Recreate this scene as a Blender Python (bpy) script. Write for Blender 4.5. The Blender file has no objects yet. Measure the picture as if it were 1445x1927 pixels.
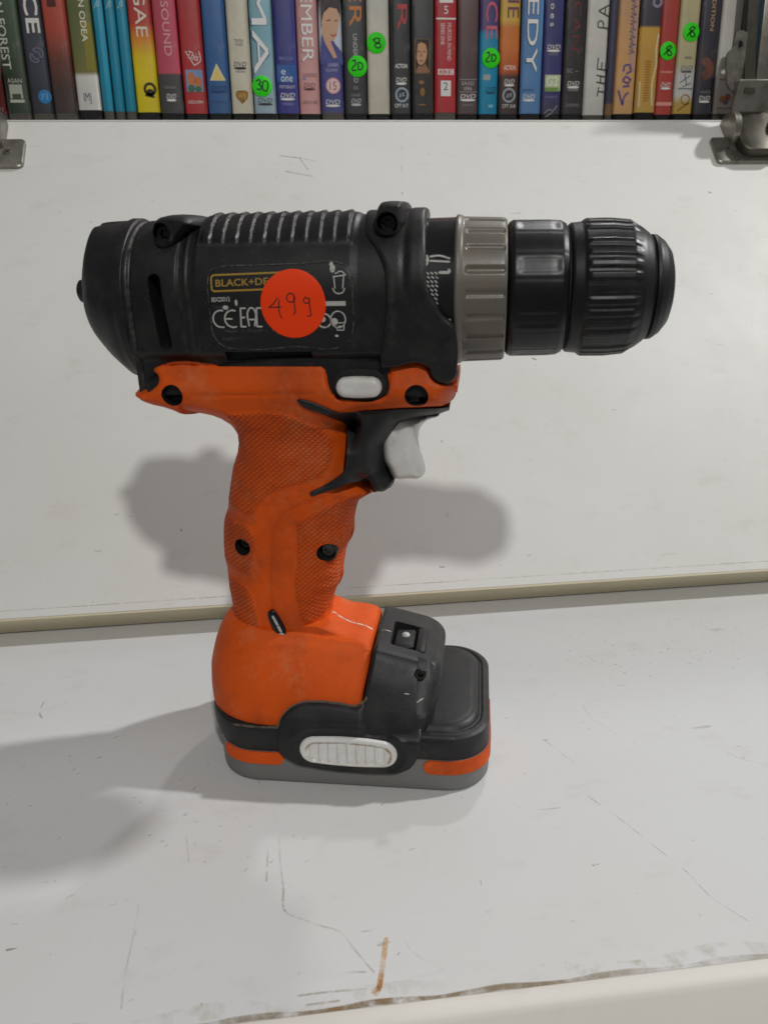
import bpy, bmesh, math, random
import numpy as np
from mathutils import Matrix, Vector
from mathutils.geometry import delaunay_2d_cdt

random.seed(4)
rng = np.random.default_rng(7)
sc = bpy.context.scene
C = sc.collection
PI = math.pi

# ------------------------------------------------------------------ camera
cam_d = bpy.data.cameras.new('camera'); cam = bpy.data.objects.new('camera', cam_d); C.objects.link(cam)
R_ = Vector((0.99247193, -0.12119276, -0.01765715)); U_ = Vector((0.05402795, 0.30386352, 0.95118239)); F_ = Vector((0.10991105, 0.94497581, -0.30812381))
M = Matrix((R_, U_, -F_)).transposed().to_4x4(); M.translation = Vector((0, 0, 0.17))
cam.matrix_world = M
cam_d.sensor_fit = 'HORIZONTAL'; cam_d.sensor_width = 36; cam_d.lens = 37.37
cam_d.clip_start = 0.01; cam_d.clip_end = 50
cam_d.dof.use_dof = True; cam_d.dof.focus_distance = 0.31; cam_d.dof.aperture_fstop = 34
sc.camera = cam
sc.render.resolution_x = 767; sc.render.resolution_y = 1024

# ------------------------------------------------------------------ light
w = bpy.data.worlds.new('World'); sc.world = w; w.use_nodes = True
w.node_tree.nodes['Background'].inputs[0].default_value = (1.0, 0.985, 0.97, 1)
w.node_tree.nodes['Background'].inputs[1].default_value = 0.14
def lamp(name, direction, dist, size, power, col, target=(0.02, 0.255, 0.09)):
    l = bpy.data.lights.new(name, 'AREA'); l.shape = 'DISK'; l.size = size; l.energy = power; l.color = col
    o = bpy.data.objects.new(name, l); C.objects.link(o)
    d = Vector(direction).normalized(); o.location = Vector(target) + d*dist
    o.rotation_euler = d.to_track_quat('Z', 'Y').to_euler()
    return o
lamp('room_lamp', (0.085, -0.735, 0.67), 1.9, 0.095, 12.8, (1.0, 0.99, 0.972))
lamp('room_lamp', (0.765, 0.075, 0.69), 3.2, 0.16, 57.0, (1.0, 0.99, 0.985))
lamp('room_lamp', (0.36, 0.60, 0.78), 1.6, 0.09, 3.8, (1.0, 0.99, 0.985))
vs = sc.view_settings
vs.view_transform = 'Standard'; vs.look = 'None'; vs.exposure = 0; vs.gamma = 1

# ------------------------------------------------------------------ materials
def srgb(r, g, b):
    f = lambda c: (c/255/12.92) if c/255 <= .04045 else ((c/255+.055)/1.055)**2.4
    return (f(r), f(g), f(b), 1)
class NT:
    def __init__(s, name):
        s.m = bpy.data.materials.new(name); s.m.use_nodes = True; s.t = s.m.node_tree
        s.b = s.t.nodes['Principled BSDF']; s.n = s.t.nodes; s.l = s.t.links
        s.tc = s.n.new('ShaderNodeTexCoord')
    def noise(s, scale, detail=4, rough=.55, sv=(1, 1, 1)):
        mp = s.n.new('ShaderNodeMapping'); mp.inputs['Scale'].default_value = sv
        s.l.new(s.tc.outputs['Object'], mp.inputs[0])
        n = s.n.new('ShaderNodeTexNoise'); n.inputs['Scale'].default_value = scale; n.inputs['Detail'].default_value = detail; n.inputs['Roughness'].default_value = rough
        s.l.new(mp.outputs[0], n.inputs['Vector']); return n.outputs[0]
    def ramp(s, v, a, b, c0=(0, 0, 0, 1), c1=(1, 1, 1, 1)):
        r = s.n.new('ShaderNodeValToRGB'); e = r.color_ramp.elements
        e[0].position = a; e[1].position = b; e[0].color = c0; e[1].color = c1
        s.l.new(v, r.inputs[0]); return r.outputs[0]
    def mix(s, fac, a, b, mode='MIX'):
        x = s.n.new('ShaderNodeMix'); x.data_type = 'RGBA'; x.blend_type = mode
        for sock, v in ((x.inputs[0], fac), (x.inputs[6], a), (x.inputs[7], b)):
            if hasattr(v, 'is_output'): s.l.new(v, sock)
            else: sock.default_value = v
        return x.outputs[2]
    def math(s, op, a, b=0.0, c=0.0):
        x = s.n.new('ShaderNodeMath'); x.operation = op
        for sock, v in zip(x.inputs, (a, b, c)):
            if hasattr(v, 'is_output'): s.l.new(v, sock)
            else: sock.default_value = v
        return x.outputs[0]
    def attr(s, name):
        a = s.n.new('ShaderNodeAttribute'); a.attribute_name = name; return a.outputs['Fac']
    def bump(s, h, strength=.3, dist=.0002, chain=None):
        b = s.n.new('ShaderNodeBump'); b.inputs['Strength'].default_value = strength; b.inputs['Distance'].default_value = dist
        s.l.new(h, b.inputs['Height'])
        if chain: s.l.new(chain, b.inputs['Normal'])
        s.l.new(b.outputs[0], s.b.inputs['Normal']); return b.outputs[0]
    def set(s, **k):
        for n, v in k.items():
            sock = s.b.inputs[n.replace('_', ' ')]
            if hasattr(v, 'is_output'): s.l.new(v, sock)
            else: sock.default_value = v
        return s

def plastic(name, col, rough, dust=(.10, .09, .075, 1), dust_amt=.35, grain=.25, dscale=90, spec=.5, attr=False, gs=1500):
    t = NT(name)
    d = t.ramp(t.noise(dscale, 8, .65), .46, .78)
    d = t.math('MULTIPLY', d, dust_amt)
    if attr:
        a = t.attr('dust'); wn = t.ramp(t.noise(420, 5, .6), .35, .62)
        d = t.math('MAXIMUM', d, t.math('MULTIPLY', a, wn))
    c = t.mix(d, col, dust)
    sp = t.ramp(t.noise(1400, 2, .5), .70, .74)
    c = t.mix(t.math('MULTIPLY', sp, dust_amt*.8), c, (.3, .28, .25, 1))
    r = t.ramp(t.noise(60, 6, .6), .3, .75, (rough-.08,)*3+(1,), (rough+.14,)*3+(1,))
    t.set(Base_Color=c, Roughness=r); t.b.inputs['Specular IOR Level'].default_value = spec
    t.bump(t.noise(gs, 3, .6), grain, .00012)
    return t.m
BLK = (.0075, .0075, .0083, 1)
M_black = plastic('black_plastic', BLK, .44, dust_amt=.20, attr=True, spec=.42, grain=.4)
M_black2 = plastic('black_plastic_base', (.0095, .0095, .0105, 1), .46, dust_amt=.22, spec=.42, grain=.35)
M_chuck = plastic('glossy_black_plastic', (.004, .004, .005, 1), .36, dust_amt=.04, spec=.4, grain=.08, attr=True)
M_chuckm = plastic('matt_black_plastic', (.005, .005, .0058, 1), .40, dust_amt=.06, spec=.4, grain=.12, attr=True)
M_collar = plastic('gloss_collar_black', (.006, .006, .008, 1), .22, dust_amt=.05, grain=.05)
M_dark = plastic('dark_recess', (.004, .004, .004, 1), .7, dust_amt=.1)
M_labelbg = plastic('label_black', (.008, .008, .009, 1), .42, dust_amt=.12, grain=.05)
M_grey = plastic('grey_plastic', srgb(114, 114, 112), .5, dust=srgb(120, 112, 98), dust_amt=.25)
M_ring = plastic('worn_grey_ring', srgb(104, 101, 95), .38, dust=srgb(120, 104, 78), dust_amt=.7, dscale=55, attr=True)
M_white = plastic('white_plastic', srgb(226, 225, 222), .36, dust=srgb(168, 150, 118), dust_amt=.45, grain=.08, dscale=110, attr=True)
M_stain = plastic('grime', srgb(92, 82, 60), .8, dust_amt=.3)
M_dust = plastic('dried_dust', srgb(122, 110, 94), .9, dust_amt=.4)
M_scuff = plastic('pale_scuff', srgb(214, 205, 196), .8, dust_amt=.1)

def orange_mat(name, knurl):
    t = NT(name)
    base = (.70, .092, .0045, 1)
    d = t.math('MULTIPLY', t.ramp(t.noise(70, 8, .65), .42, .8), .45)
    c = t.mix(d, base, (.38, .044, .005, 1))
    d2 = t.math('MULTIPLY', t.ramp(t.noise(38, 7, .72), .50, .74), .55)
    c = t.mix(d2, c, (.13, .036, .016, 1))
    c = t.mix(t.math('MULTIPLY', t.ramp(t.noise(85, 8, .75), .52, .72), .40), c, (.60, .25, .11, 1))
    c = t.mix(t.math('MULTIPLY', t.ramp(t.noise(700, 3, .6, (1, 1, .35)), .67, .74), .16), c, (.70, .36, .22, 1))
    nr = t.noise(1500, 3, .6)
    t.set(Base_Color=c, Roughness=.58); t.b.inputs['Specular IOR Level'].default_value = .22
    b0 = t.bump(nr, .2, .0001)
    if knurl:
        k = t.attr('knurl')
        sx = t.n.new('ShaderNodeSeparateXYZ'); t.l.new(t.tc.outputs['Object'], sx.inputs[0])
        a = t.math('ADD', t.math('MULTIPLY', sx.outputs[0], .62), t.math('MULTIPLY', sx.outputs[2], -.78))
        b = t.math('ADD', t.math('MULTIPLY', sx.outputs[0], .72), t.math('MULTIPLY', sx.outputs[2], .70))
        fr = 2*PI/.00124
        wa = t.math('SINE', t.math('MULTIPLY', a, fr)); wb = t.math('SINE', t.math('MULTIPLY', b, fr))
        h = t.math('MULTIPLY', t.math('MINIMUM', wa, t.math('ADD', wb, .35)), k)
        t.bump(h, .6, .00028, b0)
        g = t.ramp(t.math('MULTIPLY_ADD', h, .5, .5), .02, .42, (1, 1, 1, 1), (0, 0, 0, 1))
        c2 = t.mix(t.math('MULTIPLY', t.math('MULTIPLY', g, k), .5), c, (.15, .03, .012, 1))
        t.set(Base_Color=c2)
        t.set(Roughness=t.math('MULTIPLY_ADD', k, .16, .52))
    return t.m
M_orange = orange_mat('orange_plastic', False)
M_rubber = orange_mat('orange_rubber', True)

def flat(name, col, rough=.5, spec=.4, wear=.0, metal=0.0):
    t = NT(name)
    if wear:
        c = t.mix(t.math('MULTIPLY', t.ramp(t.noise(160, 8, .7), .5, .72), wear), col, (.62, .6, .55, 1)); t.set(Base_Color=c)
    else: t.set(Base_Color=col)
    t.set(Roughness=rough, Metallic=metal); t.b.inputs['Specular IOR Level'].default_value = spec
    return t.m
_fc = {}
def print_mat(r, g, b, rough=.32, wear=.12):
    k = (r, g, b, rough)
    if k not in _fc: _fc[k] = flat('print_%02x%02x%02x' % (r, g, b), srgb(r, g, b), rough, .4, wear)
    return _fc[k]
def worn_print(name, col, thr):
    t = NT(name); a = t.ramp(t.noise(520, 6, .7), thr, thr+.14)
    t.set(Base_Color=col, Roughness=.6, Alpha=a); return t.m
M_gold = worn_print('gold_print', srgb(168, 132, 44), .26)
M_wprint = worn_print('white_print', srgb(186, 184, 178), .30)
M_gprint = worn_print('faded_print', srgb(84, 82, 80), .42)
M_sticker = flat('orange_sticker', (.98, .055, .002, 1), .55, .3)
M_ink = worn_print('ballpoint_ink', srgb(72, 30, 26), .30)
M_green = flat('green_sticker', srgb(48, 226, 22), .55, .3)
M_marker = flat('marker_ink', srgb(14, 16, 14), .5)
def metal_mat(name, col, rough):
    t = NT(name)
    c = t.mix(t.math('MULTIPLY', t.ramp(t.noise(120, 8, .7), .45, .7), .6), col, srgb(88, 84, 72))
    t.set(Base_Color=c, Metallic=.85, Roughness=t.ramp(t.noise(90, 6, .6), .3, .8, (rough-.08,)*3+(1,), (rough+.15,)*3+(1,)))
    t.bump(t.noise(900, 3, .6), .12, .0001); return t.m
M_metal = metal_mat('nickel', srgb(150, 147, 138), .36)
M_metald = metal_mat('dark_nickel', srgb(84, 80, 72), .42)
M_screw = flat('blackened_screw', (.03, .03, .03, 1), .35, .5, metal=.7)
M_steel = flat('worn_steel', srgb(120, 118, 112), .35, .5, metal=.9)
def led_mat():
    t = NT('led_lens'); t.set(Base_Color=(.75, .8, .72, 1), Roughness=.12); t.b.inputs['Transmission Weight'].default_value = .35; t.b.inputs['Coat Weight'].default_value = .6
    return t.m
M_led = led_mat()

def board(name, col, speck=.5, dirt=.5, front=False):
    t = NT(name)
    # worn white laminate: broad yellowing, small dark flecks, hairline scratches
    c = t.mix(t.math('MULTIPLY', t.ramp(t.noise(7, 6, .6), .42, .72), dirt*.5), col, srgb(196, 190, 172))
    c = t.mix(t.math('MULTIPLY', t.ramp(t.noise(38, 7, .7, (1, 1.6, 1)), .56, .74), dirt*.32), c, srgb(160, 148, 124))
    f1 = t.ramp(t.noise(260, 2, .5, (.55, 1.5, 1)), .735, .765)
    msk = t.ramp(t.noise(13, 4, .6), .44, .62)
    c = t.mix(t.math('MULTIPLY', t.math('MULTIPLY', f1, msk), speck), c, srgb(88, 80, 68))
    f2 = t.ramp(t.noise(150, 3, .5, (.30, 1.8, 1)), .70, .73)
    msk2 = t.ramp(t.noise(9, 4, .6), .50, .62)
    c = t.mix(t.math('MULTIPLY', t.math('MULTIPLY', f2, msk2), speck*.55), c, srgb(132, 122, 104))
    t.set(Base_Color=c, Roughness=t.ramp(t.noise(24, 6, .6), .3, .8, (.50,)*3+(1,), (.66,)*3+(1,)))
    t.b.inputs['Specular IOR Level'].default_value = .3
    b0 = t.bump(t.noise(420, 4, .6), .10, .0002)
    t.bump(t.noise(40, 3, .5), .05, .001, b0)
    return t.m
M_shelf = board('worn_white_laminate', srgb(208, 209, 209), .85, .6)
M_door = board('white_laminate', srgb(223, 223, 219), .5, .5)
M_edge = board('yellowed_edging', srgb(206, 196, 168), .3, .8)
M_trim = board('trim_white', srgb(222, 219, 212), .5, .6)
def decal(name, col, thr, scale=300, soft=.2, amt=.62):
    t = NT(name); t.set(Base_Color=col, Roughness=.7, Alpha=t.math('MULTIPLY', t.math('MULTIPLY', t.ramp(t.noise(scale, 6, .7), thr, thr+soft), t.ramp(t.noise(scale*.13, 3, .6), .36, .6)), amt)); return t.m
M_scratch = decal('scratch_dirt', srgb(180, 170, 158), .36, 200)
M_scratchd = decal('scratch_dark', srgb(146, 138, 128), .34, 200)
M_scratchb = decal('scratch_blue', srgb(70, 104, 112), .38)
M_rust = decal('rust_stain', srgb(212, 150, 28), .30, 220, .35, 1.3)
M_grime = decal('edge_grime', srgb(136, 112, 74), .36, 75, .24, 1.25)
M_grime2 = decal('edge_grime_pale', srgb(182, 170, 142), .50, 130, .3)
M_faint = decal('scratch_faint', srgb(172, 166, 158), .40, 200, .3, .6)
M_pencil = decal('pencil_mark', srgb(150, 150, 158), .36, 400)

# ------------------------------------------------------------------ helpers
def link(o, parent=None):
    C.objects.link(o)
    if parent is not None: o.parent = parent
    return o
def tag(o, label=None, cat=None, group=None, kind=None):
    if label: o['label'] = label
    if cat: o['category'] = cat
    if group: o['group'] = group
    if kind: o['kind'] = kind
    return o
def thing(name, label, cat, loc=(0, 0, 0), rz=0, group=None):
    o = bpy.data.objects.new(name, None); o.empty_display_size = .01; link(o)
    o.location = loc; o.rotation_euler = (0, 0, rz)
    return tag(o, label, cat, group)
def mesh(name, V, Fc, mats, parent=None, smooth=38, attrs=None, cuts=(), scale=.001, fmat=None):
    """mesh object built in millimetres; cuts = cutter (V, F, material) volumes taken out of it"""
    me = bpy.data.meshes.new(name)
    me.from_pydata([tuple(map(float, v)) for v in V], [], [tuple(map(int, f)) for f in Fc])
    if not isinstance(mats, (list, tuple)): mats = [mats]
    for m in mats: me.materials.append(m)
    if fmat is not None: me.polygons.foreach_set('material_index', fmat)
    if attrs:
        for k, a in attrs.items():
            at = me.attributes.new(k, 'FLOAT', 'POINT'); at.data.foreach_set('value', np.asarray(a, dtype=np.float32))
    o = bpy.data.objects.new(name, me); link(o, parent)
    if cuts:
        bm = bmesh.new(); bm.from_mesh(me); bmesh.ops.recalc_face_normals(bm, faces=bm.faces); bm.to_mesh(me); bm.free()
        tmp = []
        for cv, cf, cm in cuts:
            cme = bpy.data.meshes.new('cut'); cme.from_pydata([tuple(map(float, v)) for v in cv], [], cf); cme.materials.append(cm)
            bm = bmesh.new(); bm.from_mesh(cme); bmesh.ops.recalc_face_normals(bm, faces=bm.faces); bm.to_mesh(cme); bm.free()
            co = bpy.data.objects.new('cut', cme); link(co); tmp.append(co)
            if parent is not None: co.parent = parent
            md = o.modifiers.new('b', 'BOOLEAN'); md.operation = 'DIFFERENCE'; md.object = co; md.solver = 'EXACT'; md.material_mode = 'TRANSFER'
        dg = bpy.context.evaluated_depsgraph_get(); dg.update()
        nm = bpy.data.meshes.new_from_object(o.evaluated_get(dg), preserve_all_data_layers=True, depsgraph=dg)
        o.modifiers.clear(); o.data = nm; nm.name = name
        for co in tmp: bpy.data.objects.remove(co)
        me = nm
    bm = bmesh.new(); bm.from_mesh(me); bmesh.ops.recalc_face_normals(bm, faces=bm.faces); bm.to_mesh(me); bm.free()
    me.transform(Matrix.Scale(scale, 4))
    me.polygons.foreach_set('use_smooth', [True]*len(me.polygons))
    if smooth < 180: me.set_sharp_from_angle(angle=math.radians(smooth))
    me.update()
    return o
def cyl(c, r, d0, d1, n=28, axis='y', r1=None):
    """cylinder volume along an axis from d0 to d1"""
    V = []; r1 = r if r1 is None else r1
    for d, rr in ((d0, r), (d1, r1)):
        for k in range(n):
            a = 2*PI*k/n; p, q = c[0]+rr*math.cos(a), c[1]+rr*math.sin(a)
            V.append((p, d, q) if axis == 'y' else ((d, p, q) if axis == 'x' else (p, q, d)))
    Fc = [(k, (k+1) % n, n+(k+1) % n, n+k) for k in range(n)] + [tuple(range(n))[::-1], tuple(range(n, 2*n))]
    return V, Fc
def box(x0, x1, y0, y1, z0, z1):
    V = [(x, y, z) for x in (x0, x1) for y in (y0, y1) for z in (z0, z1)]
    return V, [(0, 1, 3, 2), (4, 6, 7, 5), (0, 4, 5, 1), (2, 3, 7, 6), (0, 2, 6, 4), (1, 5, 7, 3)]
def prism(poly, y0, y1):
    n = len(poly); V = [(x, y0, z) for x, z in poly]+[(x, y1, z) for x, z in poly]
    return V, [(k, (k+1) % n, n+(k+1) % n, n+k) for k in range(n)]+[tuple(range(n))[::-1], tuple(range(n, 2*n))]
def bbox(x0, x1, y0, y1, z0, z1, bev, seg=2):
    bm = bmesh.new(); V, Fc = box(x0, x1, y0, y1, z0, z1); vs_ = [bm.verts.new(v) for v in V]
    for f in Fc: bm.faces.new([vs_[i] for i in f])
    bmesh.ops.bevel(bm, geom=bm.edges[:], offset=bev, segments=seg, profile=.5, affect='EDGES')
    bm.verts.index_update()
    out = [tuple(v.co) for v in bm.verts], [tuple(v.index for v in f.verts) for f in bm.faces]
    bm.free(); return out
def join(parts):
    V, Fc = [], []
    for v, f in parts:
        o = len(V); V += list(v); Fc += [tuple(i+o for i in q) for q in f]
    return V, Fc
def resample(poly, step, closed=True, sharp=50):
    """smooth curve through traced points (centripetal-like), corners sharper than `sharp` kept"""
    P = np.array(poly, float); n = len(P); out = []
    rngk = range(n if closed else n-1)
    def tang(i):
        if not closed and (i == 0 or i == n-1): return None
        a, b, c = P[i-1], P[i], P[(i+1) % n]
        u, v = b-a, c-b; lu, lv = np.linalg.norm(u)+1e-9, np.linalg.norm(v)+1e-9
        ang = math.degrees(math.acos(max(-1, min(1, float(u@v/lu/lv)))))
        if ang > sharp: return None
        t = (u/lu*lv+v/lv*lu)/(lu+lv); return t/(np.linalg.norm(t)+1e-9)
    T = [tang(i) for i in range(n)]
    for i in rngk:
        a, b = P[i], P[(i+1) % n]; L = np.linalg.norm(b-a); d = (b-a)/(L+1e-9)
        ta = T[i] if T[i] is not None else d; tb = T[(i+1) % n] if T[(i+1) % n] is not None else d
        k = max(1, int(round(L/step)))
        for j in range(k):
            s = j/k; h = s*s*(3-2*s)
            out.append((2*s**3-3*s*s+1)*a+(s**3-2*s*s+s)*L*ta+(3*s*s-2*s**3)*b+(s**3-s*s)*L*tb)
    if not closed: out.append(P[-1])
    return np.array(out)
def pdist(Q, poly, closed=True):
    Q = np.asarray(Q, float); A = np.asarray(poly, float); B = np.roll(A, -1, 0)
    if not closed: A, B = A[:-1], B[:-1]
    out = np.full(len(Q), 1e9)
    for k in range(0, len(Q), 4000):
        q = Q[k:k+4000, None, :]; ab = B-A
        t = np.clip(((q-A)*ab).sum(-1)/((ab*ab).sum(-1)+1e-12), 0, 1)
        out[k:k+4000] = np.sqrt((((A+t[..., None]*ab)-q)**2).sum(-1).min(1))
    return out
def inside(Q, poly):
    Q = np.asarray(Q, float); A = np.asarray(poly, float); B = np.roll(A, -1, 0); r = np.zeros(len(Q), bool)
    for a, b in zip(A, B):
        if a[1] == b[1]: continue
        c = ((a[1] > Q[:, 1]) != (b[1] > Q[:, 1])) & (Q[:, 0] < (b[0]-a[0])*(Q[:, 1]-a[1])/(b[1]-a[1])+a[0])
        r ^= c
    return r
def sdist(Q, poly): return pdist(Q, poly)*np.where(inside(Q, poly), 1, -1)
def smooth01(x): x = np.clip(x, 0, 1); return x*x*(3-2*x)
def tri_fill(poly, rings, grid):
    """outline + inset rings + interior grid, triangulated. -> points, tris, boundary edges"""
    P = np.asarray(poly, float); n = len(P)
    area = .5*np.sum(P[:, 0]*np.roll(P[:, 1], -1)-np.roll(P[:, 0], -1)*P[:, 1])
    if area < 0: P = P[::-1].copy()
    tn = np.roll(P, -1, 0)-np.roll(P, 1, 0); tn /= np.linalg.norm(tn, axis=1)[:, None]+1e-9
    nn = np.stack([-tn[:, 1], tn[:, 0]], 1)
    pts = [P]
    for d in rings:
        q = P+nn*d; ok = inside(q, P); q = q[ok]
        if len(q): q = q[pdist(q, P) > d*.96]; pts.append(q)
    dm = (rings[-1] if len(rings) else 0)+grid*.45
    lo, hi = P.min(0), P.max(0)
    gx, gy = np.meshgrid(np.arange(lo[0]+grid/2, hi[0], grid), np.arange(lo[1]+grid/2, hi[1], grid))
    gx = gx+(np.arange(gx.shape[0])[:, None] % 2)*grid*.5
    g = np.stack([gx.ravel(), gy.ravel()], 1)
    if len(g):
        g = g[inside(g, P)]
        if len(g): g = g[pdist(g, P) > dm]; pts.append(g)
    Q = np.concatenate(pts)
    r = delaunay_2d_cdt([Vector(q) for q in Q], [], [list(range(n))], 1, 1e-5)
    V = np.array([(v.x, v.y) for v in r[0]]); T = [tuple(f) for f in r[2]]
    cnt = {}
    for t in T:
        for a, b in zip(t, t[1:]+t[:1]):
            k = (min(a, b), max(a, b)); cnt[k] = cnt.get(k, 0)+1
    E = [k for k, c in cnt.items() if c == 1]
    return P, V, T, E
def ringset(r, n=5): return [r*(1-math.cos(k*PI/2/n)) for k in range(1, n+1)]
def rnd(d, r): return np.sqrt(np.clip(1-(1-np.minimum(d/r, 1))**2, 0, 1))
def shell(name, outline, T, mat, parent, r=3.0, grid=1.0, step=.8, te=.3, relief=None, attrs=None, cuts=(), sharp=50, hard=None, smooth=40, rn=5, yc=0.0):
    """solid whose silhouette is `outline` (x, z) and whose half-thickness is T(x, z), rounded over r towards the outline.
    hard = list of (open polyline, small radius) where the edge is nearly square"""
    P = resample(outline, step, True, sharp)
    P, V, Tr, E = tri_fill(P, ringset(r, rn), grid)
    d = pdist(V, P)
    if hard is None: f = rnd(d, r)
    else:
        soft_poly, hp, hr = hard
        f = np.minimum(rnd(pdist(V, soft_poly, False), r), rnd(pdist(V, hp, False), hr))
    on = d < 1e-4
    t = np.maximum(T(V[:, 0], V[:, 1])*f, te); t[on] = np.maximum(te, (T(V[:, 0], V[:, 1])*f)[on])
    if relief is not None: tf = t+relief(V[:, 0], V[:, 1], d)*np.where(on, 0, 1)
    else: tf = t
    n = len(V)
    VV = [(x, yc-a, z) for (x, z), a in zip(V, tf)]+[(x, yc+a, z) for (x, z), a in zip(V, tf)]
    Fc = [t_ for t_ in Tr]+[tuple(i+n for i in t_[::-1]) for t_ in Tr]+[(a, b, b+n, a+n) for a, b in E]
    at = {k: np.concatenate([fn(V[:, 0], V[:, 1], d)]*2) for k, fn in attrs.items()} if attrs else None
    return mesh(name, VV, Fc, mat, parent, smooth, at, cuts)
def patch(name, outline, mapf, mat, parent, lift=.4, r=.4, depth=.8, grid=1.2, step=.6, sharp=50, relief=None, attrs=None, cuts=(), smooth=40, rn=3, closed=True, raw=False):
    """raised plate on a surface: mapf(x, z, height) -> 3-D; rounded edge, closed underneath"""
    P = np.array(outline) if raw else resample(outline, step, True, sharp)
    P, V, Tr, E = tri_fill(P, ringset(r, rn), grid)
    d = pdist(V, P); h = lift-min(r, abs(lift)+depth)*(1-rnd(d, r))*.9
    if relief is not None: h = h+relief(V[:, 0], V[:, 1], d)
    n = len(V); top = mapf(V[:, 0], V[:, 1], h); bot = mapf(V[:, 0], V[:, 1], np.full(n, -depth))
    VV = list(map(tuple, top))+list(map(tuple, bot))
    Fc = list(Tr)+[tuple(i+n for i in t_[::-1]) for t_ in Tr]+[(a, b, b+n, a+n) for a, b in E]
    at = {k: np.concatenate([fn(V[:, 0], V[:, 1], d)]*2) for k, fn in attrs.items()} if attrs else None
    return mesh(name, VV, Fc, mat, parent, smooth, at, cuts)
def pill(cx, cz, hw, hh, n=14, rot=0):
    out = []; r = min(hw, hh)
    for sx, a0 in ((hw-r, -PI/2), (-(hw-r), PI/2)):
        for k in range(n+1):
            a = a0+PI*k/n; out.append((sx+r*math.cos(a), r*math.sin(a)))
    c, s = math.cos(rot), math.sin(rot)
    return [(cx+x*c-y*s, cz+x*s+y*c) for x, y in out]
def rrect(x0, x1, z0, z1, r, n=6):
    out = []
    for cx, cz, a0 in ((x1-r, z0+r, -PI/2), (x1-r, z1-r, 0), (x0+r, z1-r, PI/2), (x0+r, z0+r, PI)):
        for k in range(n+1):
            a = a0+PI/2*k/n; out.append((cx+r*math.cos(a), cz+r*math.sin(a)))
    return out
def loft(name, rings, mat, parent, attrs=None, cuts=(), smooth=40, caps=True):
    """rings of equal length joined in order, ends closed"""
    n = len(rings[0]); V = [p for r in rings for p in r]; Fc = []
    for i in range(len(rings)-1):
        for k in range(n): Fc.append((i*n+k, i*n+(k+1) % n, (i+1)*n+(k+1) % n, (i+1)*n+k))
    if caps: Fc += [tuple(range(n))[::-1], tuple(range((len(rings)-1)*n, len(rings)*n))]
    return mesh(name, V, Fc, mat, parent, smooth, attrs, cuts)
def interp_st(st, sub):
    """smooth interpolation of station tuples (first value = position)"""
    S = np.array(st, float); x = S[:, 0]; out = []
    for i in range(len(x)-1):
        for j in range(sub):
            s = j/sub; row = [x[i]+(x[i+1]-x[i])*s]
            for c in range(1, S.shape[1]):
                y = S[:, c]; h = x[i+1]-x[i]
                def m(k):
                    if k == 0: return (y[1]-y[0])/(x[1]-x[0])
                    if k == len(x)-1: return (y[-1]-y[-2])/(x[-1]-x[-2])
                    a = (y[k]-y[k-1])/(x[k]-x[k-1]); b = (y[k+1]-y[k])/(x[k+1]-x[k])
                    return 0 if a*b <= 0 else 2*a*b/(a+b)
                row.append((2*s**3-3*s*s+1)*y[i]+(s**3-2*s*s+s)*h*m(i)+(3*s*s-2*s**3)*y[i+1]+(s**3-s*s)*h*m(i+1))
            out.append(row)
    out.append(list(S[-1])); return out
def rr_ring(x0, x1, y0, y1, rl, rr, z, n=10, zf=None):
    out = []
    for cx, cy, r, a0 in ((x1-rr, y0+rr, rr, -PI/2), (x1-rr, y1-rr, rr, 0), (x0+rl, y1-rl, rl, PI/2), (x0+rl, y0+rl, rl, PI)):
        for k in range(n+1):
            a = a0+PI/2*k/n; x, y = cx+r*math.cos(a), cy+r*math.sin(a); out.append((x, y, z if zf is None else z+zf(x, y)))
    return out
def lathe(name, prof, mat, parent, zc, n=96, rel=None, attrs=None, cuts=(), smooth=40, sub=None):
    """solid of revolution about the x axis at height zc; prof = (x, r); rel(x, angle) = added radius"""
    P = np.array(prof, float)
    if sub:
        q = [P[0]]
        for a, b in zip(P[:-1], P[1:]):
            k = max(1, int(math.ceil(np.linalg.norm(b-a)/sub)))
            q += [a+(b-a)*j/k for j in range(1, k+1)]
        P = np.array(q)
    rings = []; at = []
    ang = np.arange(n)*2*PI/n-PI/2          # 0 angle up; -90 deg = towards the viewer (-y)
    for x, r in P:
        rr = np.full(n, r)
        if rel is not None: rr = rr+rel(x, ang)
        rings.append([(x, q*math.sin(a), zc+q*math.cos(a)) for q, a in zip(rr, ang)])
        if attrs: at.append(attrs(x, ang))
    return loft(name, rings, mat, parent, {'dust': np.concatenate(at)} if attrs else None, cuts, smooth)
_txt = {}; _bad = {}
def glyphs(s, bold):
    cu = bpy.data.curves.new('t', 'FONT'); cu.body = s; cu.size = 1; cu.offset = bold; cu.resolution_u = 3; cu.fill_mode = 'FRONT'
    o = bpy.data.objects.new('t', cu); C.objects.link(o)
    dg = bpy.context.evaluated_depsgraph_get(); me = bpy.data.meshes.new_from_object(o.evaluated_get(dg))
    V = np.array([(v.co.x, v.co.y) for v in me.vertices]) if len(me.vertices) else np.zeros((1, 2)); Fc = [tuple(p.vertices) for p in me.polygons]
    ar = sum(p.area for p in me.polygons)
    bpy.data.objects.remove(o); bpy.data.meshes.remove(me); bpy.data.curves.remove(cu)
    return V, Fc, ar
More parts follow.
